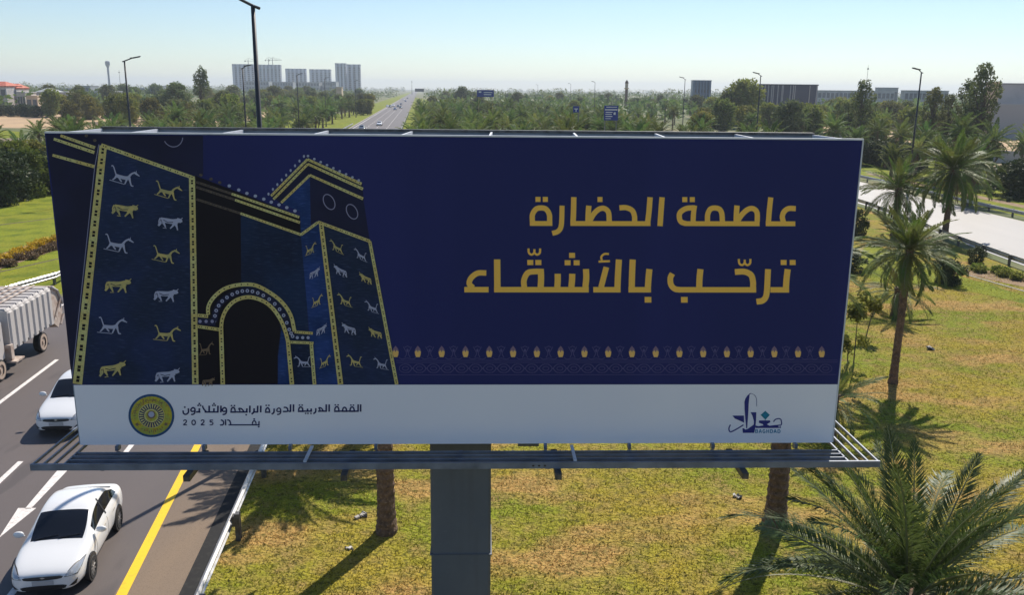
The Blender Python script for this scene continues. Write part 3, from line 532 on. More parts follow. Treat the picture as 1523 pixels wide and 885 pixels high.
p6([(690, 645), (740, 655), (822, 642), (812, 622), (745, 598), (752, 560), (930, 560), (936, 590), (878, 622), (920, 648), (1040, 634), (1105, 628), (1112, 685), (690, 685)]); s6([(988, 582), (1020, 545), (1075, 530), (1110, 545), (1122, 600), (1115, 640)], 18); A.disc(*z6((1085, 658)), 1.7, 1.7, 3, 10)
s6([(850, 545), (850, 565)], 8, 0, False)
p6([(855, 402), (928, 470), (855, 548), (776, 470)], 1); p6([(855, 438), (890, 470), (855, 508), (818, 470)], 2)
def glyph(ch, x):
    h0, h1 = 707, 768; m = 2; w_ = 12; f = lambda pts, sm=False: s6([(x+a*50, h0+b*(h1-h0)) for a, b in pts], w_, m, sm)
    if ch == 'B': f([(.12, 0), (.12, 1)]); f([(.12, .08), (.7, .1), (.8, .28), (.6, .48), (.15, .5)], True); f([(.2, .5), (.75, .55), (.85, .75), (.65, .92), (.12, .93)], True)
    if ch == 'A': f([(.05, 1), (.42, 0)]); f([(.52, 0), (.88, 1)]); f([(.2, .68), (.75, .68)])
    if ch == 'G': f([(.8, .15), (.5, .06), (.18, .2), (.12, .6), (.3, .92), (.6, .95), (.8, .8), (.8, .55)], True); f([(.5, .55), (.85, .55)])
    if ch == 'H': f([(.12, 0), (.12, 1)]); f([(.8, 0), (.8, 1)]); f([(.15, .5), (.75, .5)])
    if ch == 'D': f([(.14, 0), (.14, 1)]); f([(.15, .08), (.6, .1), (.85, .35), (.85, .65), (.6, .9), (.15, .93)], True)
for i, ch in enumerate('BAGHDAD'): glyph(ch, 684+61.5*i)
A.done('city_logo', K4)
# --- column, catwalk, outriggers
mb = MB(); cw_, cc_ = .615, .05; pr_ = [(-cw_+cc_, -cw_), (cw_-cc_, -cw_), (cw_, -cw_+cc_), (cw_, cw_-cc_), (cw_-cc_, cw_), (-cw_+cc_, cw_), (-cw_, cw_-cc_), (-cw_, -cw_+cc_)]
mb.add([(x-.02, y-.05, z) for z in (0, BZ1-.6) for x, y in pr_], [(i, (i+1) % 8, 8+(i+1) % 8, 8+i) for i in range(8)]+[tuple(range(8))[::-1], tuple(range(8, 16))]); mb.obj('column', M['column'], board)
for zz in (2.6,): mb = MB(); mb.box((-.66, -.69, zz), (.62, .59, zz+.02)); mb.obj('weld_collar', M['column'], board)
mb = MB(); mb.tube([(0, 0, 0), (0, 0, .06)], .95, 32); mb.obj('base_plate', M['galvdark'], board)
XL, XE, CZ = -7.88, 7.96, 5.20; y_front = YF-.80; y_back = YF+1.55
def bar(a, b, name='catwalk_bar', m='steel', h=.05, wd=.03, ax='x'):
    mb = MB()
    if ax == 'x': mb.box((a[0], a[1]-wd/2, a[2]-h), (b[0], a[1]+wd/2, a[2]))
    else: mb.box((a[0]-wd/2, a[1], a[2]-h), (a[0]+wd/2, b[1], a[2]))
    return mb.obj(name, M[m], board)
bar((XL, y_front, CZ+.004), (XE, y_front, CZ+.004), 'fascia', 'steel', .125, .045)
for i in range(3): yy = y_front+.19+.17*i; bar((XL+.585, yy, CZ), (XE-.585, yy, CZ), h=.085)
for sg in (-1, 1):
    for i in range(4):
        xx = (XE-.03-.19*i) if sg > 0 else (XL+.03+.19*i); bar((xx, y_front+.024, CZ), (xx, y_back, CZ), ax='y')
    bar((XE-.6, y_back+.025, CZ), (XE, y_back+.025, CZ)) if sg > 0 else bar((XL, y_back+.025, CZ), (XL+.6, y_back+.025, CZ))
for i in range(9):
    xx = -6.6+1.65*i
    mb = MB(); mb.box((xx-.035, y_front+.024, CZ-.150), (xx+.035, YF-.02, CZ-.088)); mb.obj('support_arm', M['steel'], board)
    mb = MB(); mb.box((xx-.03, YF-.1, CZ-.05), (xx+.03, YF+.04, BZ0-.004)); mb.obj('hanger', M['steel'], board) if abs(xx) > .7 else None
for px in (461, 852): g = G(px, 672, CZ); gl = Matrix.Rotation(-BYAW, 4, 'Z') @ (g-b_loc); mb = MB(); mb.box((gl.x-.03, y_front+.03, CZ+.003), (gl.x+.03, YF-.05, CZ+.03)); mb.obj('cross_tie', M['steelw'], board)
for px in (290, 517, 828, 1100):
    g = G(px, 697, CZ-.20); gl = Matrix.Rotation(-BYAW, 4, 'Z') @ (g-b_loc); xx = gl.x
    mb = MB(); mb.box((xx-.06, y_front-.26, CZ-.24), (xx+.06, y_front+.9, CZ-.124)); mb.box((xx-.045, y_front-.275, CZ-.225), (xx+.045, y_front-.262, CZ-.14)); mb.obj('outrigger', M['galvdark'], board)
mb = MB(); mb.box((1.15, -.3, CZ-.35), (1.58, .1, BZ0-.02)); mb.box((1.2, -.31, CZ-.3), (1.53, -.302, BZ0-.06)); mb.obj('junction_box', M['column'], board)
mb = MB(); mb.box((-BW/2+.3, -.1, BZ0-.10), (BW/2-.3, .1, BZ0+.1)); mb.obj('bottom_beam', M['column'], board)
for i in range(3): mb = MB(); mb.box((1.35+.11*i, y_front-.028, CZ-.075), (1.39+.11*i, y_front-.0235, CZ-.045)); mb.obj('bolt', M['blackp'], board)

# ------------------------------------------------------------------ palms
def frond_arrays(L, droop, npair, leaf, wid, rnd, el0=0.0, rad=.022, planar=.55, seed=0):
    """a pinnate frond growing along +X, curving down by droop (radians); returns V, F, matidx (0 leaf, 1 stalk)"""
    g = np.random.default_rng(seed); n = 14; V = []; Fc = []; mi = []
    P = []; x = z = 0.0; twist = g.normal(0, .25)
    for i in range(n+1):
        t = i/n; a = el0-droop*t**1.5; P.append((x, twist*.12*L*t*t, z)); x += math.cos(a)*L/n; z += math.sin(a)*L/n
    P = np.array(P)
    for i in range(n+1):
        r = rad*(1-.85*i/n)+.003; V += [P[i]+(0, r, 0), P[i]+(0, -r, 0), P[i]+(0, 0, r*1.2)]
    for i in range(n):
        a = 3*i
        for k in range(3): Fc.append((a+k, a+(k+1) % 3, a+3+(k+1) % 3, a+3+k)); mi.append(1)
    for j in range(npair):
        t = .13+.86*(j+g.uniform(-.3, .3))/npair; f = t*n; i = min(int(f), n-1); p = P[i]+(P[i+1]-P[i])*(f-i); T = P[i+1]-P[i]; T = T/np.linalg.norm(T)
        Nn = np.array([-T[2], 0, T[0]]); S_ = np.array([0, 1, 0])
        for sd in (-1, 1):
            fw = .42+.70*t+g.normal(0, .09); up = planar*(1-.6*t)+g.normal(0, .14); d = T*math.sin(fw)+S_*sd*math.cos(fw)*math.cos(up)+Nn*math.sin(up)*math.cos(fw)
            d = d/np.linalg.norm(d); l = leaf*math.sin(PI*min(1, .18+.80*t))**.65*g.uniform(.8, 1.12); w_ = wid*g.uniform(.8, 1.2)
            wv = np.cross(d, Nn); wv = wv/(np.linalg.norm(wv)+1e-9)*w_; m_ = p+d*l*.45; e = p+d*l-np.array([0, 0, 1])*l*.16
            b = len(V); V += [p, m_+wv, e, m_-wv]; Fc.append((b, b+1, b+2, b+3)); mi.append(0)
    return np.array(V), Fc, mi
def crown_arrays(n, L, npair, leaf, wid, seed, lo=-35, hi=80, spread=1.0):
    g = np.random.default_rng(seed); VV = []; FF = []; MI = []; b = 0
    for i in range(n):
        t = i/(n-1); az = i*2.39996+g.normal(0, .2); el = R(hi+(lo-hi)*t**.9+g.normal(0, 6)); l = L*g.uniform(.8, 1.08)*(.75+.25*math.sin(PI*min(1, .3+t)))
        V, F_, m = frond_arrays(l, R(35+35*t)+g.normal(0, .12), npair, leaf, wid, 0, 0, .03, seed=seed*100+i)
        ca, sa, ce, se = math.cos(az), math.sin(az), math.cos(el), math.sin(el)
        X = V[:, 0]*ce-V[:, 2]*se; Z = V[:, 0]*se+V[:, 2]*ce; Y = V[:, 1]; V2 = np.c_[X*ca-Y*sa, X*sa+Y*ca, Z]; V2[:, :2] += np.array([ca, sa])*.12
        VV.append(V2); FF += [tuple(q+b for q in f) for f in F_]; b += len(V); MI += [(2 if (k == 0 and t > .93) else k) for k in m]
    return np.vstack(VV), FF, MI
def trunk_mesh(h, r0, r1, seed, bend=(0, 0), n=14, flare=1.35):
    g = np.random.default_rng(seed); rows = int(h/.11); V = []; Fc = []
    for i in range(rows+1):
        t = i/rows; r = r0+(r1-r0)*t; r *= 1+(flare-1)*math.exp(-t*h/.35); r *= (1.0, 1.10)[i % 2]; z = h*t
        if t > .9: r *= 1+2.2*(t-.9)
        for k in range(n):
            rr = r*(1+.05*math.sin(k*2*PI/n*5+i*.8)+g.normal(0, .02)); a = 2*PI*k/n+i*.13
            V.append((rr*math.cos(a)+bend[0]*t*t, rr*math.sin(a)+bend[1]*t*t, z+(g.uniform(-.02, .02))))
    for i in range(rows):
        for k in range(n): Fc.append((i*n+k, i*n+(k+1) % n, (i+1)*n+(k+1) % n, (i+1)*n+k))
    Fc.append(tuple(range(rows*n, rows*n+n)))
    return meshdata('trunk', V, Fc, M['trunk'])
FR = {}
def near_fronds(key, L, leafm, npair=72, leaf=.42, wid=.016, dead=False):
    out = []
    for j, dr in enumerate((.45, .8, 1.15, 1.5)):
        V, F_, m = frond_arrays(L, dr, npair, leaf, wid, 0, 0, .032, seed=hash(key) % 1 + 11*j+int(L*10)); out.append(meshdata('frond', V, F_, [leafm, M['rachis']], mi=m))
    return out
NF = near_fronds('a', 3.0, M['frond'], 84, .48, .018); NFb = near_fronds('b', 3.8, M['frondb'], 104, .60, .015); NFd = near_fronds('d', 2.6, M['dead'], 44, .32, .012)
def near_palm(px, Y, h, label, nf=46, L=1.0, bend=(0, 0), r=.2, kit=NF, lo=-38, hi=82, ndead=6, seed=1, X=None, sq=1.0):
    X = XY(px, Y, 0) if X is None else X; g = np.random.default_rng(seed)
    root = empty('date_palm', (X, Y, 0), label=label, cat='palm tree', group='date palms near the billboard')
    link('trunk', trunk_mesh(h, r, r*.86, seed, bend), root)
    for i in range(nf+ndead):
        dd = i >= nf; t = min(1, i/(nf-1)); az = i*2.39996+g.normal(0, .22); el = R(hi+(lo-hi)*t**.85+g.normal(0, 7)) if not dd else R(g.uniform(-72, -50))
        fm = kit if not dd else NFd; me = fm[min(3, max(0, int(t*3.4+g.normal(0, .5))))] if not dd else fm[g.integers(0, 2)]
        o = link('frond' if not dd else 'dead_frond', me, root); s = L*g.uniform(.82, 1.08)*(1 if not dd else .75)*(.8+.2*min(1, t*3))
        o.matrix_local = Matrix.Translation((bend[0]+math.cos(az)*.10, bend[1]+math.sin(az)*.10, h-.05-.28*t)) @ Matrix.Rotation(az, 4, 'Z') @ Matrix.Rotation(-el, 4, 'Y') @ Matrix.Rotation(g.normal(0, .35), 4, 'X') @ Matrix.Diagonal((s, s, s, 1))
    return root
g0_ = G(1328, 570); near_palm(0, g0_.y, 5.9, 'slim date palm on the dry grass just right of the billboard, trunk leaning right', 66, .78, (.12, .1), .155, seed=3, X=g0_.x)
g0_ = G(1405, 352); near_palm(0, g0_.y, 5.9, 'tallest thick date palm at the near edge of the pale road', 64, 1.4, (.05, 0), .25, seed=4, X=g0_.x, ndead=12)
g0_ = G(1442, 303); near_palm(0, g0_.y, 4.9, 'date palm on the far side of the pale road, casting its shadow onto it', 46, 1.4, (.1, 0), .3, seed=5, X=g0_.x, ndead=14, lo=-50)
g0_ = G(1330, 350); near_palm(0, g0_.y, 4.1, 'short date palm at the near edge of the pale road, close by the billboard edge', 44, 1.25, (-.1, 0), .26, seed=6, X=g0_.x, ndead=8)
near_palm(0, 29.6, 5.0, 'date palm hidden behind the billboard, its crown shadow falling on the grass by the guardrail', 72, 1.12, (-.2, 0), .24, seed=7, X=-4.65)
g0_ = G(575, 792); near_palm(0, g0_.y, 8.0, 'date palm whose trunk shows below the catwalk left of the billboard column', 40, .95, (-.05, .35), .23, seed=8, X=g0_.x)
g0_ = G(1153, 780); near_palm(0, g0_.y, 7.6, 'date palm whose thick trunk shows below the catwalk near the right end', 44, .8, (-.2, .5), .27, seed=9, X=g0_.x)
near_palm(0, 16.1, 2.0, 'large dark green date palm in the bottom right foreground, long fronds spreading', 66, 1.12, (0, 0), .34, NFb, -24, 80, 3, seed=15, X=8.2)
g0_ = G(1250, 655); near_palm(0, g0_.y, 1.7, 'low young palm with drooping fronds half hidden behind the right billboard edge', 24, .62, (0, 0), .16, seed=13, X=g0_.x-.35, lo=-30)
near_palm(0, 47, 1.6, 'small bushy palm in the shrubs behind the slim palm', 30, .8, (0, 0), .2, seed=14, X=XY(1285, 52, 2))

def px_of(X, Y, z=4):
    v = Vector((X, Y, z-CAM_H)); return 761.5+F_PX*v.dot(c_r)/v.dot(c_f)
MARKS = ((70, 'above the left lawn'), (170, 'above the left end of the billboard'), (230, 'near the left lamp post'), (330, 'in front of the sandy field'), (395, 'below the left tower blocks'), (450, 'below the middle tower blocks'), (505, 'below the rightmost tower block'), (575, 'close to the left kerb of the motorway'),
         (640, 'close to the right edge of the motorway'), (700, 'a little right of the motorway'), (770, 'around the wide blue road sign'), (850, 'between the wide and the small blue sign'), (930, 'around the tall blue direction sign'), (1000, 'right of the tall blue direction sign'), (1075, 'below the blue-grey box building'), (1150, 'left of the slim right lamp post'), (1220, 'below the striped hall'), (1290, 'above the top right corner of the billboard'), (1380, 'between the billboard and the right lamp post'), (1450, 'right of the right lamp post'), (9999, 'by the right photo edge'))
def where(X, Y):
    p = px_of(X, Y)
    for a, t in MARKS:
        if p < a: return t
FCR = []
for j in range(6):
    V, F_, m = crown_arrays((34, 40, 30, 36, 42, 28)[j], (3.3, 3.0, 3.5, 2.9, 3.2, 3.6)[j], 26, .62, .055, 40+j, lo=(-40, -25, -50, -35, -45, -15)[j]); FCR.append(meshdata('crown', V, F_, [M['frondf'], M['rachis'], M['dead']], mi=m))
FTR = [trunk_mesh(h, .23, .20, 60+i, n=8) for i, h in enumerate((2.6, 3.8, 5.2))]
def far_palm(X, Y, h, sc, label, group, rz=0, j=0, single=False):
    root = empty('date_palm', (X, Y, 0), rz, label=label, cat='palm tree', group=group); k = 0 if h < 3.2 else 1 if h < 4.6 else 2
    t = link('trunk', FTR[k], root); hh = (2.6, 3.8, 5.2)[k]; t.scale = (sc, sc, h/hh); c = link('crown', FCR[j % 6], root, (0, 0, h-.15)); c.scale = (sc, sc, sc)
    return root
g = np.random.default_rng(21)
def inside_bbox_far(X, Y): return True
def scatter_palms(n, y0, y1, s0, s1, label, group, mind=6.0, hs=(2.6, 5.4), sc=(.85, 1.15), sfn=None, power=1.0):
    pts = []; tries = 0
    while len(pts) < n and tries < 40000:
        tries += 1; Y = y0+(y1-y0)*g.random()**power; a, b = (s0, s1) if sfn is None else sfn(Y); s = g.uniform(a, b)
        p = RP(s, Y)
        if all((p.x-q[0])**2+((p.y-q[1])*.8)**2 > mind**2 for q in pts): pts.append((p.x, p.y))
    for i, (x, y) in enumerate(pts):
        h_, c_ = g.uniform(*hs), g.uniform(*sc); fh, fc = (h_-hs[0])/(hs[1]-hs[0]), (c_-sc[0])/(sc[1]-sc[0])
        look = ('low ' if fh < .33 else 'tall ' if fh > .67 else 'mid-height ')+('narrow-crowned ' if fc < .33 else 'broad-crowned ' if fc > .67 else '')
        far_palm(x, y, h_, c_, look+label+', '+where(x, y), group+', '+look+where(x, y), g.uniform(0, 6.28), int(g.integers(0, 6)))
def s_right(Y):                       # between the motorway and the second road
    xr = np.interp(Y, [p[1] for p in RL], [p[0] for p in RL]); return (-.5, xr-2.5+RS*Y)
scatter_palms(62, 108, 200, 0, 0, 'near date palm in the median', 'nearest date palms in the median', 7.2, sfn=s_right, sc=(.95, 1.25), hs=(3.2, 5.8))
scatter_palms(64, 200, 420, 0, 0, 'farther date palm in the median', 'farther date palms in the median', 8, sfn=s_right, power=1.2, sc=(1.1, 1.5))
scatter_palms(46, 108, 200, -62, -27, 'near date palm on the left', 'nearest date palms left of the motorway', 6.2, hs=(2.4, 4.8), sc=(.9, 1.2))
scatter_palms(44, 200, 460, -66, -27.5, 'farther date palm on the left', 'farther date palms left of the motorway', 8, power=1.2, sc=(1.1, 1.5))
scatter_palms(34, 120, 400, 0, 0, 'palm beyond the pale road', 'date palms right of the pale road', 7, sfn=lambda Y: (np.interp(Y, [p[1] for p in RR], [p[0] for p in RR])+4+RS*Y, np.interp(Y, [p[1] for p in RR], [p[0] for p in RR])+60+RS*Y), hs=(3, 5.5), power=1.3)
scatter_palms(30, 190, 430, 0, 0, 'palm by the second road', 'palms along the second road', 6.5, sfn=lambda Y: (np.interp(Y, [p[1] for p in RL], [p[0] for p in RL])-9+RS*Y, np.interp(Y, [p[1] for p in RL], [p[0] for p in RL])-1+RS*Y), hs=(2.6, 5), sc=(1.0, 1.4))
for px, Y, h, sc, j, lb in ((110, 150, 3.6, 1.35, 0, 'broad date palm standing just above the left corner of the billboard'), (57, 100, 2.4, .62, 2, 'small yellowish date palm by the left end of the billboard top'), (300, 155, 3.4, 1.1, 1, 'date palm in front of the sandy field, right of the left lamp post'),
                           (1240, 175, 4.8, 1.4, 4, 'spreading date palm just above the top right billboard corner'), (1340, 150, 5.0, 1.1, 5, 'date palm between the top right corner and the lamp post'),
                           (1430, 130, 6.6, 1.35, 0, 'wide date palm crown in front of the darkest tall tree at right'), (1478, 120, 6.0, 1.1, 2, 'date palm in front of the white hall at the right edge'), (1395, 118, 4.6, .9, 1, 'date palm right beside the right hand lamp post'), (1376, 150, 5.2, 1.0, 3, 'date palm behind the right hand lamp post'),
                           (1275, 150, 4.4, 1.0, 1, 'date palm in front of the long grey hall')):
    far_palm(XY(px, Y, h), Y, h, sc, lb, 'date palms standing apart', g.uniform(0, 6), j)

# ------------------------------------------------------------------ broadleaf trees and shrubs
def leaf_cloud(clumps, n, size, seed, shell=.55):
    """clumps: (x,y,z,rx,ry,rz); many leaf sized faces spread through each clump"""
    g = np.random.default_rng(seed); vol = np.array([c[3]*c[4]*c[5] for c in clumps])**.75; cnt = np.maximum(6, (n*vol/vol.sum()).astype(int)); C = []
    for c, k in zip(clumps, cnt):
        d = g.normal(size=(k, 3)); d /= np.linalg.norm(d, axis=1)[:, None]; r = (shell+(1-shell)*g.random(k))*(1+.22*np.sin(d[:, 0]*5+c[0])*np.sin(d[:, 1]*6+c[1])+.12*np.sin(d[:, 2]*9+c[2]))
        C.append(np.array(c[:3])+d*r[:, None]*np.array(c[3:6]))
    C = np.vstack(C); n = len(C); u = g.normal(size=(n, 3)); u /= np.linalg.norm(u, axis=1)[:, None]; v = np.cross(u, g.normal(size=(n, 3))); v /= np.linalg.norm(v, axis=1)[:, None]
    s = size*g.uniform(.5, 1.3, n)[:, None]; V = np.stack([C-u*s*.6, C+v*s*.32, C+u*s*.6, C-v*s*.32], 1).reshape(-1, 3)
    return V, np.arange(4*n).reshape(-1, 4)
def tree_kit(kind, seed):
    g = np.random.default_rng(seed); cl = []; mb = MB()
    if kind == 'bushy': H, W_ = 6.5, 3.4; m = M['leaf1']; nc = 16; n = 5200; sz = .42
    if kind == 'grey': H, W_ = 7.5, 3.6; m = M['leaf2']; nc = 18; n = 5200; sz = .42
    if kind == 'tall': H, W_ = 15, 4.6; m = M['leaf2']; nc = 52; n = 3000; sz = .42
    if kind == 'shrub': H, W_ = 2.6, 1.5; m = M['leaf3']; nc = 11; n = 4200; sz = .16
    if kind == 'dark': H, W_ = 5.0, 3.6; m = M['leaf3']; nc = 16; n = 6500; sz = .34
    if kind == 'yellow': H, W_ = 5.4, 3.4; m = M['leafy']; nc = 16; n = 6500; sz = .34
    if kind == 'clumped': H, W_ = 13, 4.2; m = M['leaf2']; nc = 9; n = 2600; sz = .45
    hb = {'tall': .22, 'clumped': .5, 'shrub': .02, 'dark': .03, 'yellow': .05}.get(kind, .16)
    top = Vector((g.normal(0, .2), g.normal(0, .2), H*.72)); r0 = .05+H*.018
    mb.tube([(0, 0, 0), (top.x*.3, top.y*.3, H*.25), (top.x*.7, top.y*.7, H*.5), top], [r0, r0*.8, r0*.55, r0*.2], 7)
    for i in range(nc):
        t = hb+(1-hb)*(i+.5)/nc; z = H*t; prof = math.sin(PI*min(1, max(.08, (t-hb)/(1-hb)*.85+.12)))**.6; a = i*2.4+g.normal(0, .4); rr = W_*prof*g.uniform(.25, .75)*(0.8 if kind in ('tall', 'clumped') else 1)
        cr_ = W_*g.uniform(.28, .50)*{'clumped': .68, 'tall': .34}.get(kind, 1); cl.append((rr*math.cos(a), rr*math.sin(a), min(z, H-cr_*.5), cr_, cr_, cr_*(1.5 if kind in ('tall', 'clumped') else .8)))
        if kind != 'shrub': mb.tube([(0, 0, z*.55), (rr*.5*math.cos(a), rr*.5*math.sin(a), z*.8), (rr*math.cos(a), rr*math.sin(a), z)], [r0*.4, r0*.22, .02], 5)
    V, F_ = leaf_cloud(cl, n, sz, seed)
    return meshdata('crown', V, F_, m), mb.me('trunk', M['bark'])
TK = {k: [tree_kit(k, 80+10*i+q) for q in range(2)] for i, k in enumerate(('bushy', 'grey', 'tall', 'shrub', 'dark', 'yellow', 'clumped'))}
def tree(kind, X, Y, sc, label, cat='tree', group=None, j=0, name='broadleaf_tree', zs=1.0):
    root = empty(name, (X, Y, 0), g.uniform(0, 6.28), label=label, cat=cat, group=group); a, b = TK[kind][j % 2]
    c = link('crown', a, root); t = link('trunk', b, root); c.scale = t.scale = (sc, sc, sc*zs); return root
# left side: dark hedge bushes and the tree belt before the houses
for i, (px, Y, k, sc) in enumerate(((8, 92, 'dark', 1.3), (38, 96, 'yellow', 1.25), (66, 99, 'dark', 1.2), (22, 100, 'yellow', 1.35), (84, 104, 'dark', 1.2), (52, 104, 'bushy', 1.1), (-12, 88, 'dark', 1.2))):
    tree(k, XY(px, Y, 2), Y, sc*.74, ('leftmost dark bush of the hedge beyond the left lawn', 'sunlit yellow-green bush in the hedge beyond the left lawn', 'dark bush of the hedge touching the billboard edge', 'sunlit bush at the back of the left hedge', 'dark bush mostly behind the left billboard edge', 'olive bush at the back of the left hedge', 'dark bush cut by the left photo edge')[i], 'bush', j=i, name='hedge_bush')
def belt(n, y0, y1, x0, x1, kinds, label, group, hs=(.8, 1.2), name='broadleaf_tree'):
    """n trees between photo columns x0..x1 at distances y0..y1"""
    for i in range(n):
        Y = g.uniform(y0, y1); X = XY(x0+(x1-x0)*(i+g.uniform(.1, .9))/n, Y, 4); tree(kinds[int(g.integers(0, len(kinds)))], X, Y, g.uniform(*hs), label+', '+where(X, Y), 'tree', group+', '+where(X, Y), i, name)
belt(7, 330, 345, -20, 75, ('dark',), 'low dark hedge in front of the villas', 'hedge before the villas', (.75, .95))
belt(20, 270, 350, 66, 350, ('bushy', 'bushy', 'grey', 'yellow'), 'rounded tree behind the sandy strip', 'tree belt by the sandy field', (1.0, 1.5))
belt(16, 430, 620, 60, 430, ('bushy', 'grey', 'grey'), 'hazy tree behind the sandy field', 'trees behind the sandy field', (1.1, 1.7))
belt(14, 330, 520, 330, 560, ('bushy', 'grey', 'bushy'), 'rounded tree behind the left palms', 'trees below the tower blocks', (.9, 1.3))
belt(30, 480, 800, 380, 540, ('grey', 'bushy'), 'distant tree left of the motorway', 'distant trees left of the motorway', (1.0, 1.7))
belt(26, 380, 800, 640, 1080, ('grey', 'bushy', 'grey'), 'distant tree behind the median palms', 'distant trees behind the median palms', (.9, 1.4))
belt(30, 210, 400, 1035, 1345, ('bushy', 'grey', 'bushy'), 'tree before the long halls', 'trees before the long halls', (1.0, 1.5))
belt(12, 190, 300, 1290, 1530, ('grey', 'bushy'), 'grey-green tree behind the palms', 'trees before the right hand hall', (.9, 1.3))
belt(16, 85, 135, 1292, 1300, ('shrub',), 'small shrub on the lawn beyond the pale road', 'small lawn shrubs', (.4, .6)) if 0 else None
for px, Y, k, sc, zs, lb in ((300, 340, 'clumped', 1.35, 1.0, 'tall open tree with separate round clumps rising over the left tree belt'), (1280, 190, 'tall', 1.05, .9, 'tall feathery tree above the top right billboard corner'), (1262, 200, 'tall', .85, .8, 'thin feathery tree beside the tall one over the billboard corner'),
                             (1385, 175, 'tall', .95, .9, 'loose grey tree just behind the right hand lamp post'), (1408, 180, 'tall', .9, .85, 'loose grey tree a little right of the lamp post'), (1440, 165, 'tall', 1.05, .92, 'broad dark tree left of the highest tree at right'), (1455, 160, 'tall', 1.12, 1.0, 'highest dark tree at right, beside the white hall'),
                             (1103, 300, 'bushy', 2.3, 1.0, 'large round tree between the blue-grey box building and the striped hall'), (1080, 300, 'grey', 1.6, 1.0, 'smaller grey tree left of the large round tree'), (687, 520, 'grey', 1.9, .9, 'dark tree rising above the median palms near the road sign'),
                             (548, 480, 'bushy', 1.3, 1.0, 'dark tree beside the rightmost tower block'), (115, 300, 'tall', .75, .8, 'dark conical tree above the broad left palm'), (265, 330, 'grey', 1.7, 1.0, 'wide green tree left of the clumped tree')):
    tree(k, XY(px, Y, 5), Y, sc, lb, 'tree', j=int(g.integers(0, 2)), zs=zs)
# dark hedge and shrubs beyond / before the pale road
for i, (px, Y, sc, k) in enumerate(((1292, 150, .9, 'dark'), (1310, 150, 1.0, 'dark'), (1328, 146, .9, 'dark'), (1346, 144, .95, 'dark'), (1364, 140, .75, 'dark'), (1512, 108, .95, 'dark'), (1535, 104, 1.1, 'dark'), (1490, 118, .6, 'yellow'))):
    tree(k, XY(px, Y, 1), Y, sc, 'bush %s beyond the far lawn, right of the billboard' % ('of the dark hedge' if px < 1400 else 'at the right photo edge'), 'bush', 'hedge bushes beyond the far lawn' if px < 1400 else 'bushes at the right edge', i, 'hedge_bush', .8)
for px, py, sc, zs, lb in ((1452, 393, .52, .95, 'small round clipped shrub standing before the pale road guardrail'), (1416, 424, .62, .95, 'dark shrub with a long shadow, left of two on the dry grass'), (1402, 420, .55, 1.15, 'dark shrub behind the slim palm crown'), (1500, 300, .3, .8, 'low shrub in the bed along the far lawn')):
    q = G(px, py); tree('shrub', q.x, q.y, sc, lb, 'shrub', j=1, name='round_shrub', zs=zs)
q = G(1290, 352); tree('shrub', q.x-1, q.y, .9, 'grey-green shrub touching the right edge of the billboard', 'shrub', name='round_shrub')
q = G(1284, 405); tree('shrub', q.x-1, q.y, .9, 'dark shrub behind the right billboard edge, under the slim palm', 'shrub', j=1, name='round_shrub', zs=.7)
# flower beds: nobody could count the plants
def bed(name, A, B, wd, h, m, n, label, seed, cat='flowers'):
    A = Vector(A); B = Vector(B); L = (B-A).length; g_ = np.random.default_rng(seed); cl = []
    for i in range(int(L/.7)):
        p = A.lerp(B, (i+g_.uniform(0, 1))/(L/.7)); cl.append((p.x+g_.normal(0, wd*.25), p.y+g_.normal(0, wd*.25), h*.45, .5, .5, h*.6))
    V, F_ = leaf_cloud(cl, n, .14, seed, .2); V[:, 2] = np.abs(V[:, 2]); link(name, meshdata(name, V, F_, m), label=label, cat=cat, kind='stuff')
bed('flower_bed', G(-20, 398), G(100, 354), 1.2, .55, M['flower'], 9000, 'strip of yellow flowers across the left lawn', 5)
bed('brown_plants', G(-20, 406), G(100, 362), 1.4, .45, M['dead'], 7000, 'strip of brown low plants along the yellow flowers', 6, 'plants')
bed('verge_plants', G(1440, 400), G(1570, 424), 1.8, .5, M['leaf1'], 8000, 'low mixed plants along the near side of the pale road', 7, 'plants')
bed('far_bed_plants', G(1330, 262), G(1560, 308), .9, .45, M['leaf3'], 7000, 'low dark planting strip across the far lawn', 8, 'plants')
def sapling(px, py, h, lean, label, seed):
    q = G(px, py); root = empty('sapling', q, label=label, cat='sapling', group='thin saplings right of the billboard'); m_ = MB(); m_.tube([(0, 0, 0), (lean*.4, 0, h*.5), (lean, 0, h)], [.03, .022, .012], 6); m_.obj('trunk', M['bark'], root)
    gg = np.random.default_rng(seed); V, F_ = leaf_cloud([(lean+gg.normal(0, .22), gg.normal(0, .2), h+gg.normal(-.1, .3), .3, .3, .28) for _ in range(6)], 420, .17, seed); link('crown', meshdata('crown', V, F_, M['leafy']), root)
sapling(1268, 558, 2.9, -.05, 'thin sapling with a sparse crown just right of the billboard edge', 1); sapling(1287, 505, 1.9, .35, 'thinner leaning sapling with a bright green top', 2); sapling(1260, 548, 1.4, -.1, 'short bare sapling beside the billboard edge', 3)
def rubble(px, py, s, label, seed):
    q = G(px, py); gg = np.random.default_rng(seed); m_ = MB()
    for i in range(9):
        c = Vector((gg.normal(0, s*.7), gg.normal(0, s*.7), gg.uniform(.02, s*.8))); mt = Matrix.Translation(c) @ Matrix.Rotation(gg.uniform(0, 3), 4, 'Z') @ Matrix.Rotation(gg.uniform(0, 1), 4, 'X'); d = s*gg.uniform(.3, .8); m_.box((-d, -d*.7, -d*.5), (d, d*.6, d*.4), int(i % 3 == 0), mt)
    m_.obj('rubble_heap', [M['rubble'], M['blackp']], label=label, cat='rubble').location = q
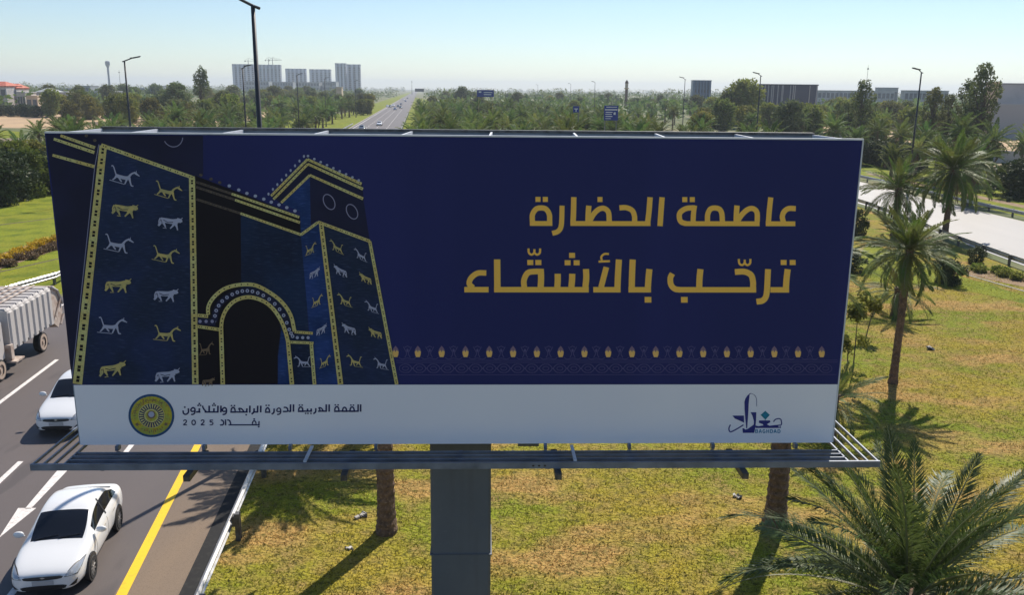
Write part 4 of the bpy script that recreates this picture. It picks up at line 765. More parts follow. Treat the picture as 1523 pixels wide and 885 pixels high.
rubble(541, 769, .09, 'small heap of pale rubble left of the palm trunk', 1); rubble(1099, 741, .09, 'small heap of pale rubble left of the thick right trunk', 2); rubble(521, 817, .06, 'few stones beside the palm trunk shadow', 3); rubble(1382, 520, .13, 'scattered white stones on the bare patch right of the slim palm', 4)

# low bushes filling the strips between the palms, and the far-off wood
for n_, y0, y1, sf, lb, gp in ((46, 118, 330, s_right, 'low olive bush under the median palms', 'bushes in the median'), (34, 115, 330, lambda Y: (-64, -30), 'low olive bush left of the motorway', 'bushes left of the motorway')):
    for i in range(n_):
        Y = g.uniform(y0, y1); a, b = sf(Y); p = RP(g.uniform(a+1, b), Y); tree('bushy' if i % 3 else 'yellow', p.x, p.y, g.uniform(.5, .8), lb+', '+where(p.x, p.y), 'bush', gp+', '+where(p.x, p.y), i, 'bush', .8)
def wood(name, n, y0, y1, seed, hmin, hmax, label, m):
    gg = np.random.default_rng(seed); cl = []
    while len(cl) < n:
        Y = gg.uniform(y0, y1); X = gg.uniform(-.72, .72)*Y; s = X+RS*Y
        if -38 < s < 10 or (Y < 700 and -150 < s < -62): continue
        h = gg.uniform(hmin, hmax); r = gg.uniform(5, 12); cl.append((X, Y, h*.5, r, r, h*.55))
    V, F_ = leaf_cloud(cl, n*46, 2.3, seed, .7); V[:, 2] = np.abs(V[:, 2]); link(name, meshdata(name, V, F_, m), label=label, cat='wood', kind='stuff')
wood('distant_wood', 700, 620, 1300, 31, 7, 11, 'far-off mass of hazy trees and palm groves below the horizon', M['leaf2'])
wood('horizon_wood', 1000, 1300, 4200, 32, 9, 16, 'pale hazy line of trees along the horizon', M['leaf2'])
wood('right_wood', 300, 345, 640, 33, 6, 9, 'dense dark palm grove behind the median', M['frondf']) 

# ------------------------------------------------------------------ vehicles
def car_meshes(body_m, zs=1.0):
    # stations: y from the nose back, half width, bottom, shoulder z, then upper outline
    ST = [(0.00, .54, .26, .50, .60, None), (.05, .70, .22, .56, .68, None), (.30, .80, .20, .62, .775, None), (.75, .865, .20, .70, .87, None), (1.18, .87, .20, .78, .945, None),
          (1.55, .87, .20, .82, .93, (1.15, .66)), (1.98, .87, .20, .84, .93, (1.385, .595)), (2.45, .87, .20, .85, .94, (1.455, .585)), (2.95, .87, .20, .86, .95, (1.44, .58)), (3.30, .87, .20, .87, .96, (1.37, .57)), (3.72, .865, .20, .88, 1.0, (1.13, .62)),
          (3.98, .85, .22, .86, 1.03, None), (4.25, .81, .26, .82, 1.02, None), (4.36, .72, .34, .72, .93, None), (4.39, .60, .38, .62, .80, None)]
    J = 11; V = []; 
    for (y, w_, zb, zsh, zt, rf) in ST:
        half = [(0, zb), (w_*.80, zb), (w_*.955, zb+.07), (w_*1.0, zb+(zsh-zb)*.55), (w_*.985, zsh)]
        if rf is None: half += [(w_*.93, zsh+(zt-zsh)*.55), (w_*.84, zt-.025), (w_*.70, zt-.008), (w_*.50, zt), (w_*.25, zt+.008), (0, zt+.012)]
        else: zr, wr = rf; half += [(w_*.915, zt), (wr*1.06, zr-.075), (wr*.97, zr-.028), (wr*.75, zr-.004), (wr*.38, zr+.012), (0, zr+.016)]
        V += [(x, y, z*zs) for x, z in half]+[(-x, y, z*zs) for x, z in half[-2:0:-1]]
    n = 2*J-2; F_ = []; mi = []; ns = len(ST)
    for i in range(ns-1):
        for k in range(n):
            F_.append((i*n+k, (i+1)*n+k, (i+1)*n+(k+1) % n, i*n+(k+1) % n)); kk = k if k < J-1 else n-1-k; m = 0
            if i in (4, 5) and kk >= 7: m = 1
            if i in (9, 10) and kk >= 7: m = 2
            if 5 <= i <= 9 and kk == 5: m = 3
            if kk == 0: m = 4
            mi.append(m)
    F_.append(tuple(range(n))); mi.append(0); F_.append(tuple(range((ns-1)*n, ns*n))[::-1]); mi.append(0)
    me = meshdata('tmp', V, F_, [body_m, M['glass'], M['glass'], M['glass'], M['blackp']], True, mi); o = bpy.data.objects.new('tmp', me); COL.objects.link(o)
    md = o.modifiers.new('s', 'SUBSURF'); md.levels = 2; dg = bpy.context.evaluated_depsgraph_get(); dg.update(); e = bpy.data.meshes.new_from_object(o.evaluated_get(dg)); bpy.data.objects.remove(o)
    VV = np.array([v.co for v in e.vertices]); polys = [(p.material_index, tuple(p.vertices)) for p in e.polygons]
    def part(name, ids, mats, remap=None, sgn=0):
        use = {}; F2 = []; m2 = []
        for m_, f in polys:
            if m_ in ids and (not sgn or VV[f[0]][0]*sgn > 0):
                F2.append(tuple(use.setdefault(q, len(use)) for q in f)); m2.append(remap[m_] if remap else 0)
        return meshdata(name, VV[list(use.keys())], F2, mats, True, m2)
    bv = BVHTree.FromPolygons([Vector(v) for v in VV], [f for _, f in polys])
    return dict(body=part('body', (0, 4), [body_m, M['blackp']], {0: 0, 4: 1}), windshield=part('windshield', (1,), [M['glass']]), rear_window=part('rear_window', (2,), [M['glass']]), side=part('side_window', (3,), [M['glass']], None, 1), side2=part('side_window', (3,), [M['glass']], None, -1), bvh=bv, whole=part('whole', (0, 1, 2, 3, 4), [body_m, M['glass'], M['blackp']], {0: 0, 1: 1, 2: 1, 3: 1, 4: 2}))
def decal(bv, c, m, name, nu=8, nv=4, off=.007, shape=None):
    """quad patch (4 corners: bottom-left, bottom-right, top-right, top-left) laid onto the body surface"""
    c = [Vector(p) for p in c]; V = []; F_ = []
    for j in range(nv+1):
        for i in range(nu+1):
            u, v = i/nu, j/nv
            if shape: v = .5+(v-.5)*shape(u)
            p = (c[0]*(1-u)+c[1]*u)*(1-v)+(c[3]*(1-u)+c[2]*u)*v; h, nr, _, _ = bv.find_nearest(p); V.append(h+nr*off if nr.dot(h-Vector((0, 2.2, .6))) > 0 else h-nr*off)
    for j in range(nv):
        for i in range(nu): a = j*(nu+1)+i; F_.append((a, a+1, a+nu+2, a+nu+1))
    return meshdata(name, V, F_, m, True)
def ring_me(name, R_, r_, w_, m, n=28):
    V = []; F_ = []; prof = [(r_, -w_), (R_-.03, -w_), (R_, -w_*.6), (R_, w_*.6), (R_-.03, w_), (r_, w_)]; k = len(prof)
    for i in range(n):
        a = 2*PI*i/n
        for rr, x in prof: V.append((x, rr*math.cos(a), rr*math.sin(a)))
    for i in range(n):
        for j in range(k): F_.append((i*k+j, i*k+(j+1) % k, ((i+1) % n)*k+(j+1) % k, ((i+1) % n)*k+j))
    return meshdata(name, V, F_, m, False)
TY = ring_me('tyre', .31, .19, .095, M['tyre'])
rm = MB()
for i in range(9):
    a = 2*PI*i/9; mt = Matrix.Rotation(a, 4, 'X'); rm.box((-.088, -.02, .03), (-.060, .02, .192), 0, mt); rm.box((.060, -.02, .03), (.088, .02, .192), 0, mt)
rm.tube([(-.09, 0, 0), (.09, 0, 0)], .05, 12); RIM = rm.me('rim', M['rim'])
dm = MB(); dm.tube([(-.05, 0, 0), (.05, 0, 0)], .19, 20); DISC = dm.me('brake_disc', M['blackp'])
am = MB(); am.tube([(-.055, 0, 0), (.055, 0, 0)], .365, 24); ARCH = am.me('wheel_arch', M['blackp'])
def sedan(label, loc, rz, zs=1.0, bm=None, suv=False):
    K_ = car_meshes(bm or M['wpaint'], zs); bv = K_['bvh']; root = empty('car', loc, rz, label=label, cat='car')
    link('body', K_['body'], root); link('windshield', K_['windshield'], root); link('rear_window', K_['rear_window'], root); link('side_window', K_['side'], root); link('side_window', K_['side2'], root)
    for y in (.86, 3.43):
        for sx in (-1, 1):
            a = link('wheel_arch', ARCH, root, (sx*.825, y, .335*zs)); wv = empty('wheel', (sx*.80, y, .31)); wv.parent = root; link('tyre', TY, wv); link('rim', RIM, wv); link('brake_disc', DISC, wv)
    z = zs
    link('grille', decal(bv, [(-.40, 0, .53*z), (.40, 0, .53*z), (.48, 0, .64*z), (-.48, 0, .64*z)], M['blackp'], 'grille', 10, 3, shape=lambda u: .45+.55*math.sin(PI*u)**.5), root)
    link('chrome_bar', decal(bv, [(-.40, -.02, .632*z), (.40, -.02, .632*z), (.43, -.02, .652*z), (-.43, -.02, .652*z)], M['rim'], 'chrome_bar', 10, 1, .012), root)
    link('emblem', decal(bv, [(-.055, -.05, .575*z), (.055, -.05, .575*z), (.055, -.05, .625*z), (-.055, -.05, .625*z)], M['rim'], 'emblem', 8, 2, .018, shape=lambda u: math.sin(PI*min(.97, max(.03, u)))), root)
    link('lower_intake', decal(bv, [(-.46, 0, .25*z), (.46, 0, .25*z), (.54, 0, .40*z), (-.54, 0, .40*z)], M['blackp'], 'lower_intake', 10, 3, .009, shape=lambda u: .5+.5*math.sin(PI*u)**.4), root)
    link('number_plate', decal(bv, [(-.24, 0, .41*z), (.24, 0, .41*z), (.24, 0, .52*z), (-.24, 0, .52*z)], M['plate'], 'number_plate', 4, 2, .016), root)
    for sx in (-1, 1):
        link('headlight', decal(bv, [(sx*.50, .02, .60*z), (sx*.80, .16, .60*z), (sx*.86, .62, .80*z), (sx*.66, .28, .745*z)], M['lampg'], 'headlight', 8, 5, .010), root)
        link('headlight_frame', decal(bv, [(sx*.47, .0, .575*z), (sx*.83, .14, .575*z), (sx*.875, .70, .815*z), (sx*.64, .30, .765*z)], M['galvdark'], 'headlight_frame', 8, 5, .005), root)
        link('fog_lamp', decal(bv, [(sx*.56, .0, .33*z), (sx*.74, .1, .32*z), (sx*.80, .12, .47*z), (sx*.66, .02, .40*z)], M['blackp'], 'fog_lamp', 5, 3, .008), root)
        link('tail_light', decal(bv, [(sx*.50, 4.38, .74*z), (sx*.80, 4.25, .74*z), (sx*.80, 4.2, .90*z), (sx*.55, 4.3, .9*z)], M['redlamp'], 'tail_light', 5, 3, .008), root)
        link('door_seam', decal(bv, [(sx*.95, 2.46, .34*z), (sx*.95, 2.475, .34*z), (sx*.95, 2.475, .92*z), (sx*.95, 2.46, .92*z)], M['blackp'], 'door_seam', 1, 8, .003), root)
        link('door_seam', decal(bv, [(sx*.95, 1.40, .34*z), (sx*.95, 1.415, .34*z), (sx*.95, 1.415, .90*z), (sx*.95, 1.40, .90*z)], M['blackp'], 'door_seam', 1, 8, .003), root)
        link('sill_shadow_gap', decal(bv, [(sx*.95, 1.28, .27*z), (sx*.95, 3.0, .27*z), (sx*.95, 3.0, .30*z), (sx*.95, 1.28, .30*z)], M['blackp'], 'sill', 10, 1, .004), root).name = 'sill'
        for y in (2.05, 2.95): link('door_handle', decal(bv, [(sx*.93, y, .78*z), (sx*.93, y+.18, .785*z), (sx*.93, y+.18, .81*z), (sx*.93, y, .805*z)], M['rim'], 'door_handle', 3, 1, .022), root)
        link('window_pillar', decal(bv, [(sx*.85, 2.48, .95*z), (sx*.85, 2.56, .95*z), (sx*.60, 2.54, 1.38*z), (sx*.60, 2.47, 1.38*z)], M['blackp'], 'window_pillar', 1, 5, .006), root)
        m_ = MB(); m_.tube([(sx*.84, 1.52, .95*z), (sx*.93, 1.50, .99*z)], .018, 6); V = []
        bmm = bmesh.new(); bmesh.ops.create_uvsphere(bmm, u_segments=14, v_segments=8, radius=1); bmm.transform(Matrix.Translation((sx*.97, 1.49, 1.01*z)) @ Matrix.Diagonal((.13, .06, .085, 1)))
        m_.add([v.co[:] for v in bmm.verts], [tuple(v.index for v in f.verts) for f in bmm.faces]); bmm.free(); m_.obj('wing_mirror', bm or M['wpaint'], root, smooth=True)
    m_ = MB()
    for x0, x1 in ((-.50, .02), (.05, .55)):
        a = bv.find_nearest(Vector((x0, 1.2, .97*z)))[0]; b = bv.find_nearest(Vector((x1, 1.30, 1.02*z)))[0]; m_.tube([a+Vector((0, -.01, .02)), b+Vector((0, -.01, .02))], .010, 5)
    m_.obj('wiper', M['blackp'], root)
    return root, K_
p = RP(-9.08, 18.6); car1, KW = sedan('white sedan in the bottom left corner driving towards the viewer over the lane dashes', (p.x, p.y, .02), math.atan(RS)+.075)
p = RP(-12.75, 28.5); car2, _ = sedan('white hatchback half hidden behind the lower left corner of the billboard', (p.x, p.y, .02), math.atan(RS), 1.1)
M['dkcar'] = mat('dark_car_paint', (.05, .055, .07), .3, coat=.6); M['bluecar'] = mat('blue_grey_car_paint', (.12, .15, .25), .3, coat=.6)
FCAR = {}
for nm_, m_ in (('white', M['wpaint']), ('dark', M['dkcar']), ('blue', M['bluecar'])):
    w_ = KW['whole'].copy(); w_.materials[0] = m_; b_ = MB()
    for y in (.86, 3.43):
        for sx in (-1, 1): b_.tube([(sx*.70, y, .31), (sx*.88, y, .31)], .31, 10)
    FCAR[nm_] = (w_, b_.me('wheels', M['tyre']))
def far_car(px, py, col, label, grp=None):
    q = G(px, py); root = empty('far_car', (q.x, q.y, .02), math.atan(RS), label=label, cat='car', group='cars far down the motorway'); link('body', FCAR[col][0], root); link('wheels', FCAR[col][1], root)
for px, py, c, lb in ((537.6, 194, 'dark', 'dark car nearest beyond the billboard, in the left lane'), (564, 187, 'white', 'white car in the middle lane beyond the billboard'), (587.5, 163.5, 'blue', 'blue-grey car leading the far group of cars'), (596, 161, 'dark', 'dark car at the right of the far group'), (592, 159, 'dark', 'dark car in the middle of the far group'), (580, 159.5, 'dark', 'dark car at the left of the far group'),
                      (585, 158, 'white', 'white car behind the far group'), (596.5, 156, 'dark', 'dark car just behind the far group, right lane'), (603, 151, 'blue', 'tiny blue-grey car far down the motorway'), (600, 148.5, 'white', 'tiny white car far down the motorway'), (606, 146.5, 'dark', 'tiny dark car farthest down the motorway'), (576, 159, 'white', 'white car in the outer lane of the far group')): far_car(px, py, c, lb)

# refuse truck
p = RP(-18.6, 35.3); T = empty('refuse_truck', (p.x, p.y, .02), math.atan(RS), label='white ribbed refuse truck cut off by the left photo edge', cat='truck'); TWD = 1.22
mb = MB(); mb.box((-TWD, 0, 1.10), (TWD, 4.45, 2.72)); mb.obj('cargo_box', M['trw'], T)
for i in range(8):
    y = .04+.565*i
    for sx in (-1, 1):
        mb = MB(); V = []; x0, x1 = sx*(TWD+.001), sx*(TWD+.055); lo = 1.02
        for z, e in ((lo, .06), (2.62, 0), (2.80, .0)):
            xx = (x1 if z < 2.7 else sx*(TWD-.08))
            V += [(x0 if z < 2.7 else sx*(TWD-.12), y, z), (xx, y+.10, z), (xx, y+.34, z), (x0 if z < 2.7 else sx*(TWD-.12), y+.44, z)]
        F_ = [(0, 1, 2, 3)]
        for a in (0, 4): F_ += [(a, a+1, a+5, a+4), (a+1, a+2, a+6, a+5), (a+2, a+3, a+7, a+6)]
        F_.append((8, 9, 10, 11)); mb.add(V, F_); mb.obj('side_rib', M['trw'], T)
    mb = MB(); mb.box((-TWD+.10, y+.07, 2.721), (TWD-.10, y+.37, 2.80)); mb.obj('roof_rib', M['trw'], T)
for sx in (-1, 1): mb = MB(); mb.tube([(sx*.55, .1, 2.86), (sx*.55, 4.4, 2.86)], .035, 6); mb.tube([(sx*.2, .1, 2.85), (sx*.2, 4.4, 2.85)], .03, 6); mb.obj('roof_pipe', M['trrust'], T)
mb = MB(); prof = [(4.45, 1.0), (4.45, 2.80), (4.85, 2.74), (5.25, 2.40), (5.50, 1.95), (5.55, 1.35), (5.35, .85), (4.9, .70)]
for sx in (-1, 1): mb.add([(sx*TWD, y, z) for y, z in prof], [tuple(range(8))[::-sx]])
n = len(prof); mb.add([(-TWD, y, z) for y, z in prof]+[(TWD, y, z) for y, z in prof], [(i, (i+1) % n, n+(i+1) % n, n+i) for i in range(n)]); mb.obj('tailgate', M['trrust'], T)
for sx in (-1, 1):
    mb = MB(); mb.tube([(sx*(TWD+.05), 4.5, 2.75), (sx*(TWD+.05), 5.1, 2.45), (sx*(TWD+.05), 5.55, 1.7)], .055, 6); mb.obj('lift_arm', M['trw'], T)
    mb = MB(); mb.tube([(sx*(TWD+.06), 4.6, 1.3), (sx*(TWD+.06), 5.3, 2.0)], .045, 6); mb.tube([(sx*(TWD+.04), 5.1, .8), (sx*(TWD+.04), 5.5, 1.2)], .06, 6); mb.obj('cylinder', M['trrust'], T)
mb = MB(); mb.box((-.45, -2.2, .62), (.45, 4.9, .95)); mb.box((-TWD+.05, .1, .96), (TWD-.05, 4.4, 1.09)); mb.obj('chassis', M['blackp'], T)
wt = ring_me('tyre', .46, .24, .15, M['tyre']); rb = MB(); rb.tube([(-.11, 0, 0), (.11, 0, 0)], .25, 16); rb.tube([(-.155, 0, 0), (.155, 0, 0)], .09, 10); rb = rb.me('rim', M['dusty'])
dust = ring_me('sidewall', .40, .24, .156, M['dusty'])
for y in (3.2, -1.0):
    for sx in (-1, 1): wv = empty('wheel', (sx*1.05, y, .46)); wv.parent = T; link('tyre', wt, wv); link('rim', rb, wv); link('sidewall', dust, wv)
mb = MB(); mb.add([(x, y, z) for x in (-1.1, 1.1) for y, z in ((-.35, .8), (-.35, 2.35), (-1.6, 2.35), (-2.15, 1.55), (-2.2, .6))], [(0, 1, 2, 3, 4), (9, 8, 7, 6, 5), (0, 5, 6, 1), (1, 6, 7, 2), (2, 7, 8, 3), (3, 8, 9, 4), (4, 9, 5, 0)]); mb.obj('cab', M['trw'], T)
mb = MB(); mb.add([(x, y, z) for x, y, z in ((-1, -1.66, 2.28), (1, -1.66, 2.28), (1, -2.13, 1.6), (-1, -2.13, 1.6))], [(0, 1, 2, 3)]); mb.add([(1.106, -.6, 1.6), (1.106, -1.85, 1.6), (1.106, -1.5, 2.25), (1.106, -.6, 2.25)], [(0, 1, 2, 3)]); mb.add([(-1.106, -.6, 1.6), (-1.106, -1.85, 1.6), (-1.106, -1.5, 2.25), (-1.106, -.6, 2.25)], [(3, 2, 1, 0)]); mb.obj('cab_window', M['glass'], T)
mb = MB(); mb.box((1.1, -.3, .55), (1.5, .5, .62)); mb.box((1.0, -.2, .62), (1.3, .05, 1.3)); mb.obj('side_step', M['trrust'], T)

# ------------------------------------------------------------------ street lamps
def lamp(X, Y, h, r, adir, label, al=1.6, m='pole', X2=False):
    root = empty('street_lamp', (X, Y, 0), math.atan2(adir[1], adir[0]), label=label, cat='lamp post', group='street lamps along the roads')
    mb = MB(); mb.tube([(0, 0, 0), (0, 0, h*.5), (0, 0, h)], [r, r*.8, r*.55], 12); mb.obj('pole', M[m], root, smooth=True)
    mb = MB(); mb.tube([(-.22, 0, h-.10), (0, 0, h-.02), (al, 0, h+.34)], r*.4, 8); mb.obj('arm', M[m], root)
    mb = MB(); mb.tube([(0, 0, .0), (0, 0, .5)], r*1.7, 10); mb.obj('base', M[m], root)
    mb = MB(); mt = Matrix.Translation((al, 0, h+.34)) @ Matrix.Rotation(-.22, 4, 'Y'); mb.box((-.15, -.17, -.06), (.75, .17, .05), 0, mt); mb.box((0, -.13, -.085), (.68, .13, -.061), 1, mt); mb.box((-.3, -.06, -.05), (-.15, .06, .08), 0, mt)
    mb.obj('lamp_head', [M['blackp'], M['galvdark']], root)
    return root
def lamp_px(px, ytop, H, r, adir, label, al=.55):
    # distance from the height of the pole above the camera
    lo, hi = 10, 900
    for _ in range(40):
        Y = (lo+hi)/2; X = XY(px, Y, H); v = Vector((X, Y, H-CAM_H)); y = 442.5-F_PX*v.dot(c_u)/v.dot(c_f)
        if y < ytop: lo = Y
        else: hi = Y
    return lamp(X, Y, H, r, adir, label, al)
RP4 = (-1, -.105)
lamp(-8.10, 28.4, 14.45, .115, (-1, .15), 'nearest tall lamp post, rising behind the billboard left of the motorway lanes', .75)
lamp_px(185, 90, 14.5, .15, (.75, .6), 'lamp post above the left end of the billboard, head pointing right', .9)
lamp_px(360.5, 101, 14.5, .15, (1, .1), 'lamp post left of the nearest tall pole, before the tower blocks'); lamp_px(441.5, 112, 14.5, .14, (1, .1), 'lamp post before the middle tower blocks')
lamp_px(482.5, 117, 14.5, .14, (1, .1), 'lamp post between the middle and the rightmost tower blocks'); lamp_px(528, 120.5, 14.5, .14, (1, .1), 'farthest lamp post of the left row, before the rightmost tower block')
lamp_px(1131.5, 112, 14.5, .13, RP4, 'slim lamp post above the striped hall'); lamp_px(1370.5, 107, 14.5, .14, RP4, 'lamp post right of the billboard with its head pointing left', .45)
lamp_px(1019, 117.5, 14.5, .11, RP4, 'thin distant lamp post left of the blue-grey box building'); lamp_px(885, 122.5, 14.5, .11, RP4, 'thin distant lamp post above the tall blue sign'); lamp_px(849, 125, 14.5, .11, RP4, 'thin distant lamp post above the small blue sign'); lamp_px(800, 126.5, 14.5, .11, RP4, 'faintest distant lamp post right of the wide blue sign')

# ------------------------------------------------------------------ road signs
M['sblue'] = mat('sign_blue', (.010, .035, .26), .4); M['swhite'] = mat('sign_white', (.7, .7, .75), .5); M['sgrey'] = mat('sign_back_grey', (.05, .06, .09), .5)
def sign(px, y0, y1, wpx, Y, label, post='polel', rows=(), gantry=False):
    X = XY(px, Y, 6); dz = Vector((X, Y, -5)).dot(c_f); mp = dz/F_PX; hz = 131+.0106*(px-620); zt = CAM_H-(y0-hz)*mp*1.0; zb = CAM_H-(y1-hz)*mp; w_ = wpx*mp
    root = empty('road_sign', (X, Y, 0), label=label, cat='road sign')
    mb = MB(); mb.box((-w_/2, -.08, zb), (w_/2, .08, zt)); mb.obj('sign_board', M['sblue'] if not gantry else M['sgrey'], root)
    for sx in (-.4, .4): mb = MB(); mb.box((sx*w_-.07, .09, 0), (sx*w_+.07, .23, zt-.2)); mb.obj('post', M[post], root)
    mb = MB()
    for (a, b, c, d) in rows: mb.box((-w_/2+w_*a, -.10, zt+(zb-zt)*d), (-w_/2+w_*b, -.085, zt+(zb-zt)*c))
    if rows: mb.obj('sign_marking', M['swhite'], root)
    return root
M['yp'] = mat('yellowish_post', (.42, .32, .12), .6)
sign(722, 133.5, 143.5, 25, 260, 'wide dark blue road sign on posts above the median palms', 'yp', [(.1, .25, .2, .4), (.4, .9, .3, .42), (.4, .85, .6, .72)])
sign(907.5, 156, 177.5, 21, 118, 'tall bright blue direction sign with white lines, among the palms', 'polel', [(0.06, .94, .24, .32), (.12, .6, .42, .48), (.1, .55, .56, .61), (.68, .82, .45, .62), (.12, .6, .70, .76), (.1, .5, .86, .9), (.15, .9, .08, .13)])
sign(856, 157, 166, 9, 135, 'small bright blue road sign left of the tall one', 'polel', [(.2, .8, .35, .5), (.42, .58, .5, .85)])
sign(624, 131.5, 136, 13.5, 900, 'distant overhead gantry sign where the motorway vanishes', 'polel', [], True)

# ------------------------------------------------------------------ buildings
M['bwin'] = mat('building_window', (.10, .115, .14), .25); M['btower'] = mat('tower_concrete', (.32, .35, .42), .8, noise=(.08, (.28, .31, .38), 3, .4, .6)); M['btower2'] = mat('tower_render_pale', (.60, .62, .68), .8)
M['bwhite'] = mat('hall_white', (.42, .43, .45), .7, noise=(.3, (.34, .35, .37), 4, .4, .65)); M['bgrey'] = mat('hall_grey', (.30, .32, .34), .7); M['bdark'] = mat('hall_dark_blue', (.035, .05, .095), .4); M['bblue'] = mat('box_blue_grey', (.12, .18, .28), .4)
M['bred'] = mat('red_roof', (.42, .085, .05), .75, noise=(.8, (.52, .16, .09), 4, .4, .65)); M['bcream'] = mat('cream_render', (.62, .50, .36), .8, noise=(.5, (.5, .4, .3), 4, .4, .65)); M['bstone'] = mat('pale_stone', (.55, .52, .49), .8, noise=(.5, (.42, .4, .38), 4, .4, .65))
def bldg(name, px0, px1, ytop, Y, D, label, wall, floors=0, cols=0, z0=0, fins=0, finm=None, winm='bwin', roof=None, rz=0, cat='building'):
    X0, X1 = XY(px0, Y, 10), XY(px1, Y, 10); pxm = (px0+px1)/2; X = (X0+X1)/2; W_ = X1-X0; dz = Vector((X, Y, 0)).dot(c_f); hz = 131+.0106*(pxm-620); H = CAM_H+(hz-ytop)*dz/F_PX
    root = empty(name, (X, Y, 0), rz, label=label, cat=cat); mb = MB(); mb.box((-W_/2, 0, 0), (W_/2, D, H)); mb.obj('wall', M[wall], root)
    mb = MB(); mb.box((-W_/2-.2, -.2, H+.01), (W_/2+.2, D+.2, H+.01+max(.4, H*.02))); mb.obj('roof', M[roof or wall], root)
    if floors:
        fh = (H-z0)/floors; cw = W_/cols; wm = MB(); wm.box((-cw*.34, -.09, 0), (cw*.34, -.01, fh*.55)); wme = wm.me('window', M[winm])
        fr = MB(); fr.box((-cw*.40, -.16, -.12*fh), (cw*.40, -.005, -.02*fh)); frm = fr.me('sill', M[wall])
        for f in range(floors):
            for c in range(cols):
                o = link('window', wme, root, (-W_/2+cw*(c+.5), 0, z0+fh*(f+.25))); 
                if floors <= 3: link('sill', frm, o)
    if fins:
        fw = W_/fins
        for i in range(fins):
            mb = MB(); d = .8+1.2*((i*7) % 3)/2; mb.box((-W_/2+fw*i+fw*.12, -d, 0), (-W_/2+fw*i+fw*.58, -.01, H*(1+.02*((i*5) % 3-1)))); mb.obj('projecting_bay', M[finm or wall], root)
        for i in range(fins):
            for f in range(1, int(H/6.5)):
                pass
            mb = MB()
            for f in range(int(H/3.3)-1): mb.box((-W_/2+fw*i+fw*.62, -.25, 3.3*f+1.2), (-W_/2+fw*i+fw*1.05, -.012, 3.3*f+3.0))
            mb.obj('window_column', M['bwin'], root, kind='stuff')
    return root, X, H, W_
towers = ((347, 380, 97.0, 1500, 'leftmost hazy tower block, left of the nearest tall pole', 5), (384, 419.5, 97.8, 1460, 'hazy tower block just right of the nearest tall pole', 6), (425.5, 457, 103.4, 1580, 'lower hazy tower block, left of the middle pair', 5), (461, 493.5, 104.3, 1560, 'lower hazy tower block, right of the middle pair', 5), (499.5, 516.5, 95.8, 1400, 'left half of the darkest tower block', 3), (515, 537.5, 97.4, 1420, 'right half of the darkest tower block', 3))
for a, b, yt, Y, lb, fn in towers: bldg('tower_block', a, b-1.5, yt, Y, 9, lb, 'btower', 0, 0, 0, fn, 'btower2')
for a, b, yt, Y, lb in ((366, 400, 121, 1300, 'low grey podium building before the left tower blocks'), (405, 436, 122, 1280, 'low grey building before the gap of the tower blocks'), (440, 475, 122.5, 1260, 'low pale building before the middle tower blocks'), (480, 500, 121.5, 1270, 'low grey building before the rightmost tower block')): bldg('low_building', a, b, yt, Y, 20, lb, 'bgrey', 3, 8)
def crane(px, yt, Y, label):
    X = XY(px, Y, 50); dz = Vector((X, Y, 0)).dot(c_f); H = CAM_H+(130-yt)*dz/F_PX; root = empty('tower_crane', (X, Y+35, 0), label=label, cat='crane', group='cranes on the tower blocks'); mb = MB(); mb.box((-.4, -.4, 0), (.4, .4, H)); mb.obj('mast', M['galvdark'], root); mb = MB(); mb.box((-6, -.3, H-3), (15, .3, H-2.5)); mb.box((-6, -.8, H-4.2), (-4.5, .8, H-3)); mb.obj('jib', M['galvdark'], root); mb = MB(); mb.tube([(-6, 0, H-2.3), (0, 0, H+2), (16, 0, H-2.3)], .2, 4); mb.obj('tie_bar', M['galvdark'], root)
crane(360, 90, 1500, 'thin crane over the leftmost tower block'); crane(391, 88.5, 1500, 'left crane of the close pair over the second tower block'); crane(397, 88.5, 1500, 'right crane of the close pair over the second tower block')
# water tower and masts
X = XY(161, 1300, 30); T2 = empty('water_tower', (X, 1300, 0), label='slender hazy water tower rising left of the left lamp post', cat='tower'); HT = CAM_H+(126-92)*1290/F_PX
mb = MB(); mb.tube([(0, 0, 0), (0, 0, HT*.55), (0, 0, HT-9)], [1.9, 1.3, 1.5], 12); mb.obj('shaft', M['btower'], T2); mb = MB(); mb.tube([(0, 0, HT-9), (0, 0, HT-5), (0, 0, HT-1), (0, 0, HT)], [1.6, 3.3, 3.3, 1.8], 14); mb.obj('tank', M['btower'], T2)
def mast(px, yt, Y, r, label):
    X = XY(px, Y, 20); H = CAM_H+(131+.0106*(px-620)-yt)*Y*.975/F_PX; root = empty('mast', (X, Y, 0), label=label, cat='mast'); mb = MB(); mb.tube([(0, 0, 0), (0, 0, H)], [r, r*.4], 6); mb.obj('pole', M['galvdark'], root); mb = MB(); mb.box((-r*2, -r*2, H*.9), (r*2, r*2, H*.93)); mb.obj('antenna', M['galvdark'], root)
mast(178, 105, 1100, .35, 'thin mast right of the water tower'); mast(612.5, 120, 1700, .6, 'thin hazy mast where the motorway vanishes'); mast(1289, 98, 700, .25, 'thin mast behind the tall feathery tree')
X = XY(932, 520, 14); T3 = empty('minaret', (X, 520, 0), label='small brown minaret rising over the median palms', cat='minaret'); mb = MB(); HM_ = CAM_H+(134-119)*520/F_PX; mb.tube([(0, 0, 0), (0, 0, HM_-5.4)], [.9, .8], 10); mb.obj('shaft', M['trunk'], T3)
mb = MB(); mb.tube([(0, 0, HM_-5.4), (0, 0, HM_-4.6), (0, 0, HM_-4.5), (0, 0, HM_-2)], [.9, 1.6, .9, .9], 10); mb.obj('balcony', M['bcream'], T3); mb = MB(); mb.tube([(0, 0, HM_-2), (0, 0, HM_-1.2), (0, 0, HM_)], [1.1, .9, .1], 10); mb.obj('dome', M['trunk'], T3)
